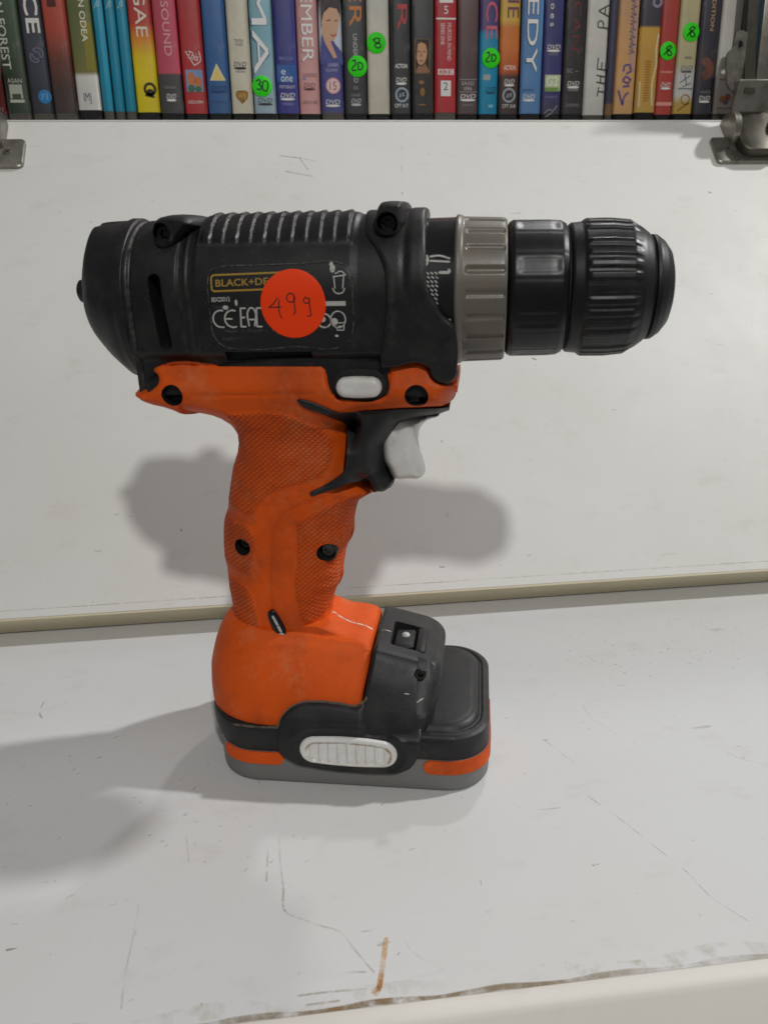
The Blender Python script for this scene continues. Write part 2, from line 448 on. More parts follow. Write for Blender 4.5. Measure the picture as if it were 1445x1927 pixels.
def text2d(s, size, bold=0.0, sx=1.0, shear=0.0):
    """flat lettering outline as triangles, lower left at 0,0 (mm); letters whose thickened outline fills badly stay regular"""
    for ch in s:
        if bold and ch != ' ':
            if (ch, bold) not in _bad: _bad[ch, bold] = glyphs(ch, bold)[2] > 1.6*glyphs(ch, 0)[2]+1e-9
            if _bad[ch, bold]: bold = 0.0
    k = (s, bold)
    if k not in _txt:
        V, Fc, ar = glyphs(s, bold); V = V-V.min(0); _txt[k] = (V/max(V[:, 1].max(), 1e-6), Fc)
    V, Fc = _txt[k]; V = V*size; V = np.stack([V[:, 0]*sx+V[:, 1]*shear, V[:, 1]], 1)
    return V, Fc
def strokes2d(lines, wd):
    V, Fc = [], []
    for ln in lines:
        P = np.array(ln, float)
        if len(P) == 1: P = np.array([P[0]-[wd/4, 0], P[0]+[wd/4, 0]])
        P = resample(P, max(wd*.7, .25), False, 75); t = np.gradient(P, axis=0); t /= np.linalg.norm(t, axis=1)[:, None]+1e-9
        nn = np.stack([-t[:, 1], t[:, 0]], 1); k = len(P)
        ww = np.full(k, wd/2); ww[0] *= .55; ww[-1] *= .55
        o = len(V); V += list(P+nn*ww[:, None])+list(P-nn*ww[:, None])
        Fc += [(o+i, o+i+1, o+k+i+1, o+k+i) for i in range(k-1)]
    return np.array(V), Fc
def place2d(vf, ox=0, oy=0, rot=0.0, cx='l', fitw=None):
    V, Fc = vf; V = np.array(V, float)
    if fitw: V[:, 0] *= fitw/max(V[:, 0].max()-V[:, 0].min(), 1e-6)
    if cx == 'c': V = V-(V.max(0)+V.min(0))/2
    c, s = math.cos(rot), math.sin(rot)
    return np.stack([ox+V[:, 0]*c-V[:, 1]*s, oy+V[:, 0]*s+V[:, 1]*c], 1), Fc
def merge2d(items):
    V, Fc = [], []
    for v, f in items:
        o = len(V); V += list(v); Fc += [tuple(i+o for i in q) for q in f]
    return np.array(V), Fc
def printed(name, vf, mapf, mat, parent, h=.06):
    V, Fc = vf; V = np.array(V)
    return mesh(name, mapf(V[:, 0], V[:, 1], np.full(len(V), h)), Fc, mat, parent, 180)
def disc2d(cx, cy, rx, ry=None, n=28):
    ry = rx if ry is None else ry
    return np.array([(cx+rx*math.cos(2*PI*k/n), cy+ry*math.sin(2*PI*k/n)) for k in range(n)]), [tuple(range(n))]
def ring2d(cx, cy, r, wd, n=28, ry=None):
    ry = r if ry is None else ry
    V = [(cx+(r+s)*math.cos(2*PI*k/n), cy+(ry+s)*math.sin(2*PI*k/n)) for s in (-wd/2, wd/2) for k in range(n)]
    return np.array(V), [(k, (k+1) % n, n+(k+1) % n, n+k) for k in range(n)]
def rect2d(x0, x1, y0, y1): return np.array([(x0, y0), (x1, y0), (x1, y1), (x0, y1)]), [(0, 1, 2, 3)]
def outline2d(poly, wd):
    P = np.array(poly); t = np.roll(P, -1, 0)-np.roll(P, 1, 0); t /= np.linalg.norm(t, axis=1)[:, None]+1e-9
    nn = np.stack([-t[:, 1], t[:, 0]], 1); n = len(P)
    return np.concatenate([P+nn*wd/2, P-nn*wd/2]), [(k, (k+1) % n, n+(k+1) % n, n+k) for k in range(n)]

# ================================================================== SETTING
# lower shelf: worn white board with a butted front trim
def shelf_mesh():
    V, Fc = join([box(-700, 700, 143.4, 640, -18, 0)]); return V, Fc
shelf = mesh('shelf', *shelf_mesh(), M_shelf, None, 30); tag(shelf, kind='structure')
tp = [(142.7, .7), (141.9, .95), (139.2, .9), (138.0, .2), (137.3, -1.0), (127.5, -13.5), (126.0, -17.5), (126.0, -120.0), (142.7, -120.0)]
n = len(tp)
trim = mesh('edge_trim', [(x, a, b) for x in (-700, 700) for a, b in tp], [tuple(range(n)), tuple(range(2*n-1, n-1, -1))]+[(k, n+k, n+(k+1) % n, (k+1) % n) for k in range(n)], M_trim, shelf, 34)
def flatmap(z0): return lambda x, y, h: np.stack([x, y, np.full(len(x), z0)+h], 1)
zmap = flatmap(0)
def ribbon(name, lines, wd, m, parent=shelf, mp=zmap, h=.05): return tag(printed(name, strokes2d(lines, wd), mp, m, parent, h), kind='stuff')
ribbon('scratch', [[(-17.8,234.4),(-15.0,227.1),(-12.2,216.6),(-10.7,207.6),(-10.1,194.9),(-9.2,184.3),(-8.1,174.5),(-3.7,171.7),(0.2,169.3),(5.6,166.3),(8.7,160.7),(11.6,155.4),(13.3,152.5)]], .55, M_scratch)
ribbon('scratch', [[(-48.9,184.0),(-48.5,175.6),(-48.5,167.8),(-48.4,159.8),(-47.6,150.9)], [(-13.7,201.0),(-14.0,187.0)]], .5, M_scratch)
ribbon('scratch', [[(-105.0,298.4),(-105.2,294.4),(-104.1,288.3),(-102.5,285.4)]], .8, M_scratchb)
ribbon('scratch', [[(22.1,161.0),(23.4,157.8),(30.4,151.1),(32.7,149.2)], [(18.1,149.1),(24.2,150.1),(30.9,151.2)], [(89.7,210.2),(96.9,195.3),(100.9,185.3),(105.4,174.2),(107.8,163.8),(113.3,154.7)], [(85.1,243.7),(91.5,227.9)]], .42, M_faint)
ribbon('scratch', [[(140.7,230.5),(144.9,228.9),(149.1,222.2),(156.8,217.1)], [(65.8,207.9),(71.4,206.0),(79.1,205.7)], [(107.8,263.7),(107.5,256.1),(112.9,242.3)], [(123.2,302.8),(127.7,289.7)], [(-84.0,303.5),(-83.6,306.9)], [(-76.0,232.4),(-75.4,234.8)], [(-85.8,257.2),(-85.0,258.4)], [(-39.1,210.5),(-36.8,197.6)], [(12.8,167.0),(13.8,163.4)]], .34, M_faint)
rr_ = random.Random(11)
fl = []
for k in range(190):      # small chips and flecks
    x, y = rr_.uniform(-190, 230), rr_.uniform(150, 345)
    if rr_.random() < .5: x, y = rr_.gauss(140, 35), rr_.gauss(300, 22)
    a = rr_.gauss(.25, .5); L_ = rr_.uniform(.4, 1.5)
    if k % 3 == 0: x, y = rr_.gauss(165, 28), rr_.gauss(318, 12)
    if y < 343: fl.append([(x, y), (x+L_*math.cos(a), y+L_*math.sin(a))])
ribbon('fleck', fl, .36, M_scratchd)
fl = []
for k in range(90):
    x, y = rr_.gauss(-60, 55), rr_.gauss(215, 35); L_ = rr_.uniform(.6, 2.4); a = rr_.gauss(.7, .5)
    if 146 < y < 340: fl.append([(x, y), (x+L_*math.cos(a), y+L_*math.sin(a))])
ribbon('fleck', fl, .38, M_scratch)
rust = [(17.5,162.9),(16.2,157.2),(15.4,153.8),(14.5,150.8),(13.7,147.9),(12.7,146.0)]
ribbon('rust_stain', [rust, [(15.1,153.2),(14.4,149.6),(13.6,147.1)], [(14.0,148.5),(12.0,146.7)]], 1.35, M_rust, h=.07)
ribbon('grime_line', [[(-260+8*k, 143.9+.5*math.sin(k*1.7)) for k in range(80)]], 1.7, M_grime, h=.06)
ribbon('grime_line', [[(-120+6*k, 146.2+1.2*math.sin(k*.9)) for k in range(60)]], 4.5, M_grime2, h=.045)
ribbon('grime_line', [[(-5.9,148.7),(1.8,148.7),(10.9,148.3)], [(-4.0,145.9),(4.2,146.0)], [(6.1,153.7),(11.3,153.1)]], .6, M_scratch, h=.05)

# sloping flap door: hangs open, its free edge resting on the shelf
AL = math.radians(48); TH = 18.0
Nn = np.array([0, -math.sin(AL), math.cos(AL)]); Ss = np.array([0, math.cos(AL), math.sin(AL)])
door = thing('flap_door', 'white laminate flap door sloping down from the disc shelf to the lower shelf', 'cabinet door', (0, .35196, .01285))
door.rotation_euler = (AL, 0, 0)      # local x along the door, y up the slope, z out of its face
mesh('door_panel', *bbox(-211, 378, 0.6, 322.0, -TH+.02, 0, .5, 2), M_door, door)
mesh('edge_band', *bbox(-211, 378, -.5, .55, -TH, .02, .25, 2), M_edge, door)
mesh('edge_band', *bbox(-211, 378, 322.05, 323.2, -TH, .35, .45, 2), M_door, door)
dmap = flatmap(0)
ribbon('scratch', [[(-210, 4.6), (-150, 4.5), (60, 4.9), (377, 4.6)]], .4, M_scratch, door, dmap, .03)
ribbon('pencil_mark', [[(1.7,291.9),(13.2,290.0),(28.5,285.8)], [(14.2,290.4),(19.2,279.5)], [(4.7,278.8),(22.2,274.1)]], .8, M_pencil, door, dmap, .03)
ribbon('dirt_run', [[(82.3,317.3),(78.7,289.0),(76.1,257.6)], [(80.4,97.4),(78.2,84.4),(78.9,71.6),(77.1,53.1),(76.4,32.3)]], 1.4, M_grime2, door, dmap, .03)
ribbon('fleck', [[(92.8,292.7),(93.5,293.1)], [(95.9,292.6),(96.6,293.1)], [(-56.6,41.0),(-55.8,39.6)], [(68.8,12.8),(71.9,12.5)], [(136.9,134.3),(139.7,132.8)], [(78.8,84.3),(79.1,82.4)], [(-0.7,274.0),(0.3,273.5)]], .8, M_scratchd, door, dmap, .03)

# cabinet holding the discs above the door
cab = thing('disc_cabinet', 'white open cabinet holding the row of disc cases behind the door', 'cabinet', (0, 0, 0))
mesh('floor_panel', *box(-190, 352, 586, 760, 236, 254.4), M_door, cab, 30)
mesh('back_panel', *box(-208, 370, 760.1, 766, 236, 452), M_door, cab, 30)
for x in (-208.1, 352.1):
    sp = [(385, .1), (760, .1), (760, 452), (566, 452), (566, 205)]  # unseen low wedge below the door slope added to block side light
    mesh('side_panel', [(a, b, c) for a in (x, x+18) for b, c in sp], [(0, 1, 2, 3, 4), (9, 8, 7, 6, 5)]+[(k, 5+k, 5+(k+1) % 5, (k+1) % 5) for k in range(5)], M_door, cab, 30)
mesh('light_block_panel', *box(-190, 352, 634, 640, .1, 235.9), M_door, cab, 30)  # unseen, added to keep light from leaking in behind the door

# ================================================================== DRILL
PSI = math.radians(-13.5)
drill = thing('cordless_drill', 'orange and black cordless drill driver standing upright on its battery', 'drill', (.0200043, .2547098, 0), PSI)
D = drill
ZC, RH = 159.2, 22.3
def ucoord(s, R=RH, undercut=True):
    """side profile of the motor housing: upper half round, lower half nearly straight. -> y, z, normal"""
    s = np.asarray(s, float); a = np.maximum(s, 0)/R
    k = np.clip((-15.8-s)/3.2, 0, 1); inset = 2.4*k*k*(3-2*k) if undercut else 0
    y = np.where(s >= 0, -R*np.cos(a), -(R+.06*s-inset)); z = np.where(s >= 0, ZC+R*np.sin(a), ZC+s)
    ny = np.where(s >= 0, -np.cos(a), -1.0); nz = np.where(s >= 0, np.sin(a), -.06)
    return y, z, ny, nz
def umap(x, s, h):
    y, z, ny, nz = ucoord(s, RH, False); return np.stack([np.asarray(x, float), y+ny*h, z+nz*h], 1)

# --- motor housing with ribs, seams and vents
def hrel(x, s):
    """relief height on the housing (mm)"""
    x = np.asarray(x, float); s = np.asarray(s, float)
    h = np.zeros(np.broadcast(x, s).shape)
    g = lambda c, w_: np.exp(-((x-c)/w_)**2)
    h = h-.7*g(-61.5, .55)-.55*g(-46.6, .5)-.25*g(-43.6, .4)
    h = h-.45*smooth01((-44.5-x)/1.0)*smooth01((x+64)/1)
    h = h+.5*smooth01((x+42.5)/1.5)*smooth01((6.0-x)/2.5)
    zx = np.minimum((x+41.0)/1.6, (4.2-x)/1.6); zs = (s-15.0)/1.4
    m_ = smooth01(np.minimum(zx, zs))
    ph = ((x+41.5+.05*(s-25)) / 4.05) % 1.0
    saw = np.where(ph < .84, .35+.65*(ph/.84), 1.0-(ph-.84)/.16*.65)
    h = h+m_*(1.15*saw-.15)
    rim = np.exp(-((np.minimum(zx*1.6, zs*1.4)-.0)/.5)**2)*(np.minimum(zx, zs) > -1.5)
    return h+.22*rim
def hdust(x, s):
    zx = np.minimum((x+41.0), (4.2-x)); zs = (s-15.0)
    ph = ((x+41.5+.05*(s-25)) / 4.05) % 1.0
    a = ((ph > .82)*(zx > .4)*(zs > .4))*.22
    a = np.maximum(a, .26*np.exp(-((np.minimum(zx, zs)+.1)/.35)**2))
    a = np.maximum(a, .6*np.exp(-((x+61.9)/.6)**2)); a = np.maximum(a, .45*np.exp(-((x+46.2)/.5)**2)); a = np.maximum(a, .3*np.exp(-((x+43.4)/.4)**2))
    return a
sv = np.concatenate([np.linspace(-31, 0, 40), np.linspace(.5, RH*PI/2, 72)])
xs = np.arange(-63.2, 23.01, .30)
rings = []; dat = []
for x in xs:
    h = hrel(x, sv); y, z, ny, nz = ucoord(sv); yy, zz = y+ny*h, z+nz*h
    dd = hdust(x, sv)
    ring = [(x, a, b) for a, b in zip(yy, zz)]+[(x, -a, b) for a, b in zip(yy[::-1][1:], zz[::-1][1:])]
    rings.append(ring); dat.append(np.concatenate([dd, dd[::-1][1:]]))
slot = prism(pill(0, 0, 11.0, 1.9, 10, PI/2), -40, -14)
def at2(vf, dx, dz, rot=0):
    V, Fc = vf; c, s = math.cos(rot), math.sin(rot)
    return [(x*c-z*s+dx, y, x*s+z*c+dz) for x, y, z in V], Fc
sl = [(-53.39,3.60),(-52.39,-12.35)]
cut1 = at2(slot, (sl[0][0]+sl[1][0])/2, ZC+(sl[0][1]+sl[1][1])/2, math.radians(5))
cut2 = box(-34, -8, -30, -18.6, ZC-18.6, ZC-15.8)
loft('motor_housing', rings, M_black, D, {'dust': np.concatenate(dat)}, cuts=[(cut1[0], cut1[1], M_dark), (cut2[0], cut2[1], M_dark)], smooth=50)
# --- rear cap
st = [(-83.6, 163.5, 152.5, 4.0), (-83.3, 165.6, 150.4, 6.0), (-82.4, 169.0, 147.6, 8.6), (-80.6, 174.2, 144.6, 11.8), (-78.6, 178.6, 142.2, 14.6), (-77.0, 180.8, 140.4, 16.4), (-73.5, 181.2, 136.6, 18.8), (-69.5, 181.3, 133.6, 20.9), (-66.4, 181.3, 132.9, 21.7), (-66.0, 181.9, 132.3, 22.3), (-63.9, 181.9, 132.2, 22.4), (-63.2, 181.2, 132.8, 21.8)]
rings = []
for x, zt, zb, ry in interp_st(st, 6):
    zc_, rz = (zt+zb)/2, (zt-zb)/2
    a = np.arange(72)*2*PI/72
    f = 1-.035*np.exp(-((np.cos(a*5+.9)-1)/.25)**2)*min(1, max(0, (-67-x)/5))*min(1, max(0, (x+84.5)/4))
    rings.append([(x, ry*math.sin(q)*k, zc_+rz*math.cos(q)*k) for q, k in zip(a, f)])
loft('rear_cap', rings, M_black, D, smooth=60)
lathe('cap_boss', [(-87.3, .3), (-87.2, 2.6), (-86.6, 3.5), (-82.6, 4.0), (-82.2, .3)], M_black, D, 160.4, 32)
# --- lower housing behind the orange saddle
shell('lower_housing', [(-62, 128), (-62, 136.5), (-40, 141), (20, 141), (31.5, 138), (31.5, 128)], lambda x, z: np.full(len(x), 20.2), M_black, D, r=2.5, grid=3, step=2, sharp=20)
# --- front collar over the gearbox
collar_o = [(6.95,35.95),(7.48,23.80),(8.43,16.75),(10.77,13.05),(12.35,9.85),(13.53,6.50),(13.86,2.65),(14.01,-2.30),(13.49,-7.65),(12.82,-13.20),(12.02,-17.60),(12.25,-20.35),(15.20,-20.35),(24.29,-19.45),(26.13,-20.60),(26.58,-22.05),(28.73,-24.40),(31.80,-24.70),(33.62,-23.25),(34.20,-19.50),(33.68,-11.35),(33.15,-8.85),(30.21,-6.05),(28.05,-2.45),(25.90,1.05),(25.24,7.40),(24.66,19.90),(23.86,35.95)]
top = 40.0
co = [p_ for p_ in collar_o if p_[1] < 30]
co = [(7.2, top), (6.6, 30)]+co+[(24.6, 30), (24.8, top)]
def crel(x, s, d):
    q = np.exp(-((x-16.5)/1.6)**2)*smooth01((9-s)/3)*smooth01((s+14)/3)*.0
    band = .35*smooth01((x-19.5)/1.2)*smooth01((s+2)/6)
    g = -.35*np.exp(-((x-18.9)/.5)**2)*smooth01((s+2)/6)
    return band+g+q+.9*smooth01((-12-s)/9)
patch('gear_collar', co, umap, M_black, D, lift=1.15, r=1.1, depth=2.5, grid=.9, step=.6, relief=crel, attrs={'dust': lambda x, s, d: .28*np.exp(-((x-15.6)/1.1)**2)*smooth01((6-s)/2)*smooth01((s+15)/2)+.25*np.exp(-(d/.4)**2)})
# --- gearbox ring with printed torque symbols
lathe('gear_ring', [(22, 8), (22, 21.0), (33.2, 21.2), (33.4, 8)], M_collar, D, ZC-.3, 96)
def gmap(x, s, h):
    a = np.asarray(s)/21.15; R = 21.15+np.asarray(h); return np.stack([np.asarray(x, float), -R*np.cos(a), ZC-.3+R*np.sin(a)], 1)
def gpx(l): return [(x, 21.15*math.asin(max(-1, min(1, s/21.15)))) for x, s in l]
it = [strokes2d([[(26.0, 9.4), (31.8, 9.0)], [(26.0, 10.6), (28.5, 10.9), (31.8, 9.9)], [(25.2, 8.0), (25.6, 9.6), (25.2, 11.2)]], .55), strokes2d([[(24.4, 9.9), (25.4, 9.6)]], 1.6), strokes2d([[(28.6, 6.0), (31.8, 6.0)], [(31.8, 6.0), (31.4, 7.0)]], .8)]
for i in range(9):
    for j in range(3):
        it.append(strokes2d([[(25.2+j*1.15+.25*(i % 2), 6.2-i*1.15), (26.0+j*1.15+.25*(i % 2), 5.5-i*1.15)]], .42))
it += [strokes2d([[(30.4, -7.6), (31.9, -7.0), (31.9, -8.8), (30.6, -8.2)]], .7), disc2d(29.2, -6.4, .6)]
printed('torque_print', merge2d(it), gmap, M_wprint, D, .05)
# --- torque ring with notches
def trel(x, a):
    k = np.zeros_like(a)
    if 36.0 < x < 46.9:
        ph = ((a+PI/2+math.radians(9))/(2*PI/20)) % 1.0
        lo = np.where(ph < .5, 0, 0)
        dist = np.abs(ph-.5)
        k = -.55*smooth01((.15-dist)/.05)*min(1, (x-36)/.35)
    return k
def tdust(x, a):
    ph = ((a+PI/2+math.radians(9))/(2*PI/20)) % 1.0; dist = np.abs(ph-.5)
    v = .9*np.exp(-((dist-.15)/.035)**2)*(36.0 < x < 46.9)
    return np.maximum(v, .6*math.exp(-((x-34.6)/.6)**2)+.5*math.exp(-((x-47.6)/.35)**2))
lathe('torque_ring', [(32.9, 12), (32.9, 21.4), (33.5, 21.9), (34.6, 21.6), (35.2, 21.2), (36.2, 21.15), (46.4, 20.75), (47.2, 20.6), (47.7, 20.1), (47.8, 12)], M_ring, D, ZC-.2, 320, trel, tdust, sub=.45, smooth=60)
# --- chuck
def c1(x, a):
    ph = ((a+PI/2+.21)/(2*PI/16)) % 1.0; k = np.abs(ph-.5)
    v = -.18*np.exp(-((k-.5)/.03)**2)
    if 50.4 < x < 62.8: v = v-.22*min(1, (x-50.4)/1.5)*min(1, (62.8-x)/1.5)*smooth01((.30-k)/.05)*(np.floor((a+PI/2+.21)/(2*PI/16)) % 2)
    return v
lathe('chuck_sleeve', [(48.0, 10), (48.0, 18.4), (48.5, 19.2), (49.6, 19.75), (60, 19.6), (63.2, 19.35), (64.6, 18.6), (65.0, 17.9), (65.1, 10)], M_chuck, D, ZC, 256, c1, sub=.5, smooth=45)
lathe('chuck_seam', [(64.7, 10), (64.7, 17.5), (66.2, 17.5), (66.2, 10)], M_dark, D, ZC, 72)
def c2(x, a):
    if not 69.7 < x < 85.1: return np.zeros_like(a)
    ph = ((a+PI/2+.05)/(2*PI/35)) % 1.0; k = np.abs(ph-.5)
    gap = np.where(np.floor((a+PI/2+.05)/(2*PI/35)) % 5 == 0, .0, 1.0)
    return .5*smooth01((.34-k)/.10)*min(1, (x-69.7)/.8)*min(1, (85.1-x)/2.4)*gap
def c2d(x, a):
    if not 69.9 < x < 84.6: return np.zeros_like(a)
    ph = ((a+PI/2+.05)/(2*PI/35)) % 1.0; k = np.abs(ph-.5); return .40*np.exp(-((k-.30)/.05)**2)
lathe('chuck_knurled_sleeve', [(65.60, 10), (65.60, 18.1), (66.19, 18.6), (69.18, 18.9), (69.74, 19.3), (77.22, 19.3), (82.83, 18.7), (85.82, 17.4), (87.88, 15.9), (88.63, 15.2), (88.72, 10)], M_chuckm, D, ZC, 360, c2, c2d, sub=.45, smooth=60)
lathe('chuck_nose', [(88.44, 8), (88.44, 14.7), (89.19, 14.4), (89.56, 15.0), (90.68, 14.9), (92.74, 13.4), (94.61, 11.0), (95.45, 8.4), (95.64, 6.2), (93.58, 5.4), (89.38, 5.0), (89.28, .3)], M_chuckm, D, ZC, 96, sub=.8, smooth=60)
for k in range(3):
    a = 2*PI*k/3+.4; jx = [(x, 1.9*math.sin(a)+y, ZC+1.9*math.cos(a)+z) for x, y, z in bbox(89.3, 94.6, -1.3, 1.3, -1.3, 1.3, .4)[0]]
    mesh('chuck_jaw', jx, bbox(89.3, 94.6, -1.3, 1.3, -1.3, 1.3, .4)[1], M_steel, D)

# --- screw bosses on top of the housing
def torx(c, y, r, parent, m=M_screw):
    V = []; n = 24; fs = []
    for rr, yy in ((r, y+1.2), (r, y+.25), (r*.86, y), (r*.52, y-.05)):
        for k in range(n):
            q = rr if rr > r*.6 else rr*(1+.22*math.cos(6*2*PI*k/n)); V.append((c[0]+q*math.cos(2*PI*k/n), yy, c[1]+q*math.sin(2*PI*k/n)))
    for k in range(n): V.append((c[0]+r*.42*(1+.22*math.cos(6*2*PI*k/n))*math.cos(2*PI*k/n), y+.95, c[1]+r*.42*(1+.22*math.cos(6*2*PI*k/n))*math.sin(2*PI*k/n)))
    for i in range(4):
        for k in range(n): fs.append((i*n+k, i*n+(k+1) % n, (i+1)*n+(k+1) % n, (i+1)*n+k))
    fs.append(tuple(range(4*n, 5*n))); fs.append(tuple(range(n))[::-1])
    return mesh('screw', V, fs, m, parent, 30)
def boss(outline, hole, rad, y0):
    d_ = lambda x, z, d: .9*np.exp(-((np.hypot(x-hole[0], z-hole[1])-rad-.35)/.45)**2)*smooth01((hole[1]+.6-z)/2)
    cv = cyl(hole, rad, -40, -y0+5.2, 32)
    b = shell('screw_boss', outline, lambda x, z: np.full(len(x), y0), M_black, D, r=2.2, grid=.7, step=.6, te=1.5, attrs={'dust': d_}, cuts=[(cv[0], cv[1], M_dark)], smooth=50, sharp=80)
    torx(hole, -y0+3.6, rad*.82, b)
boss([(-55.09,179.28),(-54.12,180.84),(-52.88,181.96),(-51.26,182.35),(-46.52,182.38),(-43.90,181.90),(-41.70,180.28),(-41.22,178.70),(-43.59,177.03),(-45.71,174.76),(-48.33,172.48),(-52.09,171.67),(-54.51,173.03),(-55.67,175.53),(-55.76,177.57)], [(-51.56,176.61)][0], 3.15, 18.6)
boss([(9.51,179.81),(10.30,182.00),(11.08,183.49),(11.83,184.29),(13.45,184.66),(17.26,184.56),(18.58,184.40),(19.30,183.29),(19.42,180.97),(19.55,178.21),(18.04,175.19),(15.64,173.56),(12.96,173.62),(10.60,175.06),(9.46,177.32)], [(14.23,178.19)][0], 2.95, 19.6)

# --- rating plate, its printing and the price sticker
plate_o = [(-34.07,7.95),(-23.49,8.40),(-11.17,8.65),(1.01,8.60),(3.30,7.65),(4.40,5.25),(4.60,-0.80),(4.44,-8.95),(3.54,-12.05),(1.14,-13.90),(-12.17,-14.25),(-29.69,-14.80),(-34.11,-14.00),(-36.56,-11.20),(-37.16,-6.30),(-37.15,-0.35),(-37.03,4.85),(-36.10,7.40)]
patch('rating_plate', plate_o, umap, M_labelbg, D, lift=.62, r=.5, depth=1.5, grid=1.2, step=.6, sharp=90)
pr_ = [np.array(p_) for p_ in plate_o]
printed('plate_rim', outline2d(resample(plate_o, .8, True, 90), .32), umap, M_gprint, D, .70)
# lettering laid out on the plate: (u along, v up) measured on the plate
bl, br, tl = [(-36.06,1.45),(-5.03,2.20),(-36.08,5.10)]
ang = math.atan2(br[1]-bl[1], br[0]-bl[0])
def on(px): return px[0]
hgt = 3.75
bw = 26.0
gold = [outline2d(place2d((np.array(rrect(0, bw, 0, hgt+.6, .9)), []), bl[0], bl[1], ang)[0], .5)]
gold.append(place2d(text2d('BLACK+DECKER', hgt*.52, .014), bl[0]+1.2, bl[1]+1.2, ang, fitw=bw-2.6))
printed('brand_lettering', merge2d(gold), umap, M_gold, D, .68)
wp = []
def tx(s, px, size, fitw=None, b=.0): wp.append(place2d(text2d(s, size, b), px[0], px[1], ang, fitw=fitw))
q = [(-36.44,-8.60),(-29.76,-8.65),(-36.32,-1.40),(-29.77,-2.20),(-36.39,-3.60),(-33.76,-10.45),(-34.09,-12.15),(-4.19,-11.55),(-25.40,-2.40)]
# CE mark
cz, cr = (q[0][0]+2.4, q[0][1]+2.4), 2.4
arc = lambda c, r, a0, a1, n=14: [(c[0]+r*math.cos(math.radians(a0+(a1-a0)*k/n)), c[1]+r*math.sin(math.radians(a0+(a1-a0)*k/n))) for k in range(n+1)]
wp.append(strokes2d([arc(cz, cr, 70, 290), arc((cz[0]+3.5, cz[1]), cr, 65, 295), [(cz[0]+1.3, cz[1]), (cz[0]+3.4, cz[1])]], .46))
# EAC mark
ex, ez = q[1][0]+1.5, q[1][1]+.2; eh = 5.2
for k, g in enumerate(([[(1.6, 0), (0, 0), (0, eh), (1.6, eh)], [(0, eh/2), (1.3, eh/2)]], [[(0, 0), (0, eh-.5), (.4, eh), (1.3, eh), (1.7, eh-.5), (1.7, 0)], [(0, 2), (1.7, 2)]], [[(1.6, 0), (0, 0), (0, eh), (1.6, eh)]])):
    wp.append(strokes2d([[(ex+k*2.35+a+b*.04, ez+b) for a, b in l] for l in g], .46))
tx('BDCDD12', q[2], 1.25, 5.4, .02)
# scuffed patches and pictograms
i0 = [(-0.81,0.70),(2.53,0.65),(0.89,-2.40),(-3.39,-2.35),(1.97,-2.10),(0.23,-6.65),(0.63,-11.45)]
bx, bz = i0[0]
wp.append(strokes2d([[(bx-.2, bz+1.2), (bx+.6, bz-.2+.2), (bx+2.6, bz), (bx+3.3, bz+1.2)], [(bx+.5, bz+1), (bx+.2, bz+4.2)], [(bx+2.7, bz+1), (bx+3.0, bz+4.4)], [(bx-.2, bz+4.2), (bx+3.5, bz+4.6), (bx+2.4, bz+5.6), (bx+.4, bz+5)]], .32))
wp.append(disc2d(bx-.2, bz+6.4, .75, 1.1)); wp.append(disc2d(bx-.6, bz+7.6, .5, .7))
wp.append(rect2d(i0[3][0], i0[4][0]+.6, i0[3][1]-.5, i0[3][1]+.75))
hx, hz = i0[5]
wp.append(ring2d(hx, hz, 2.1, .36, ry=2.3)); wp.append(disc2d(hx-1.1, hz-.6, 1.0)); wp.append(strokes2d([[(hx-.6, hz-2), (hx-.4, hz-3), (hx+1.5, hz-3), (hx+1.8, hz-.5)], [(hx-.2, hz-1), (hx+1.6, hz-.9)], [(hx-.2, hz-1.9), (hx+1.5, hz-1.9)]], .28))
wp.append(ring2d(hx-4.0, hz-.3, 1.9, .45)); wp.append(disc2d(hx-4.4, hz+.1, .8))
wp.append(disc2d(i0[6][0]-1, i0[6][1]+.2, .5, .35)); wp.append(disc2d(q[3][0]+.6, q[3][1]+.5, .4, .9)); wp.append(disc2d(cz[0]+1.6, cz[1]+3.2, .9, .6))
printed('plate_symbols', merge2d(wp), umap, M_wprint, D, .68)
wp = []
tx('Type 1    10.8V        DC', q[4], 1.2, 17, .0); tx('Black & Decker Europe, 65510 Idstein', q[5], 1.15, 34); tx('Made in PRC', (q[6][0], q[6][1]-.3), 1.15, 8.5)
printed('plate_small_print', merge2d(wp), umap, M_gprint, D, .68)
sc0 = [(-12.55,-2.30)][0]; s_r = [(-3.09,-2.40)][0][0]-sc0[0]
def circ(c, r, n=56): return [(c[0]+r*math.cos(2*PI*k/n), c[1]+r*math.sin(2*PI*k/n)) for k in range(n)]
stk = patch('price_sticker', circ(sc0, s_r), umap, M_sticker, D, lift=.86, r=.1, depth=-.70, grid=1.5, raw=True, smooth=60)
stk['label'] = 'round orange price sticker with handwritten 499'
hw = [[(-16.82,-0.30),(-18.52,-2.30),(-19.67,-3.05),(-17.96,-3.05),(-15.93,-2.95)], [(-16.40,-0.85),(-16.75,-3.50),(-16.41,-5.30),(-16.01,-6.20)], [(-11.87,-0.20),(-13.05,0.70),(-14.18,-0.15),(-13.95,-1.35),(-12.74,-1.65),(-11.90,-0.65),(-12.17,-0.05),(-12.17,-2.40),(-12.16,-4.60),(-12.67,-5.20)], [(-7.77,-0.95),(-8.96,-0.35),(-9.48,-1.40),(-8.76,-2.15),(-7.80,-1.55),(-7.75,-0.70),(-7.73,-3.05),(-7.41,-5.40),(-8.67,-5.70)], [(-6.20,-3.20),(-6.05,-3.20)]]
printed('handwritten_price', strokes2d(hw, .34), umap, M_ink, stk, .90)

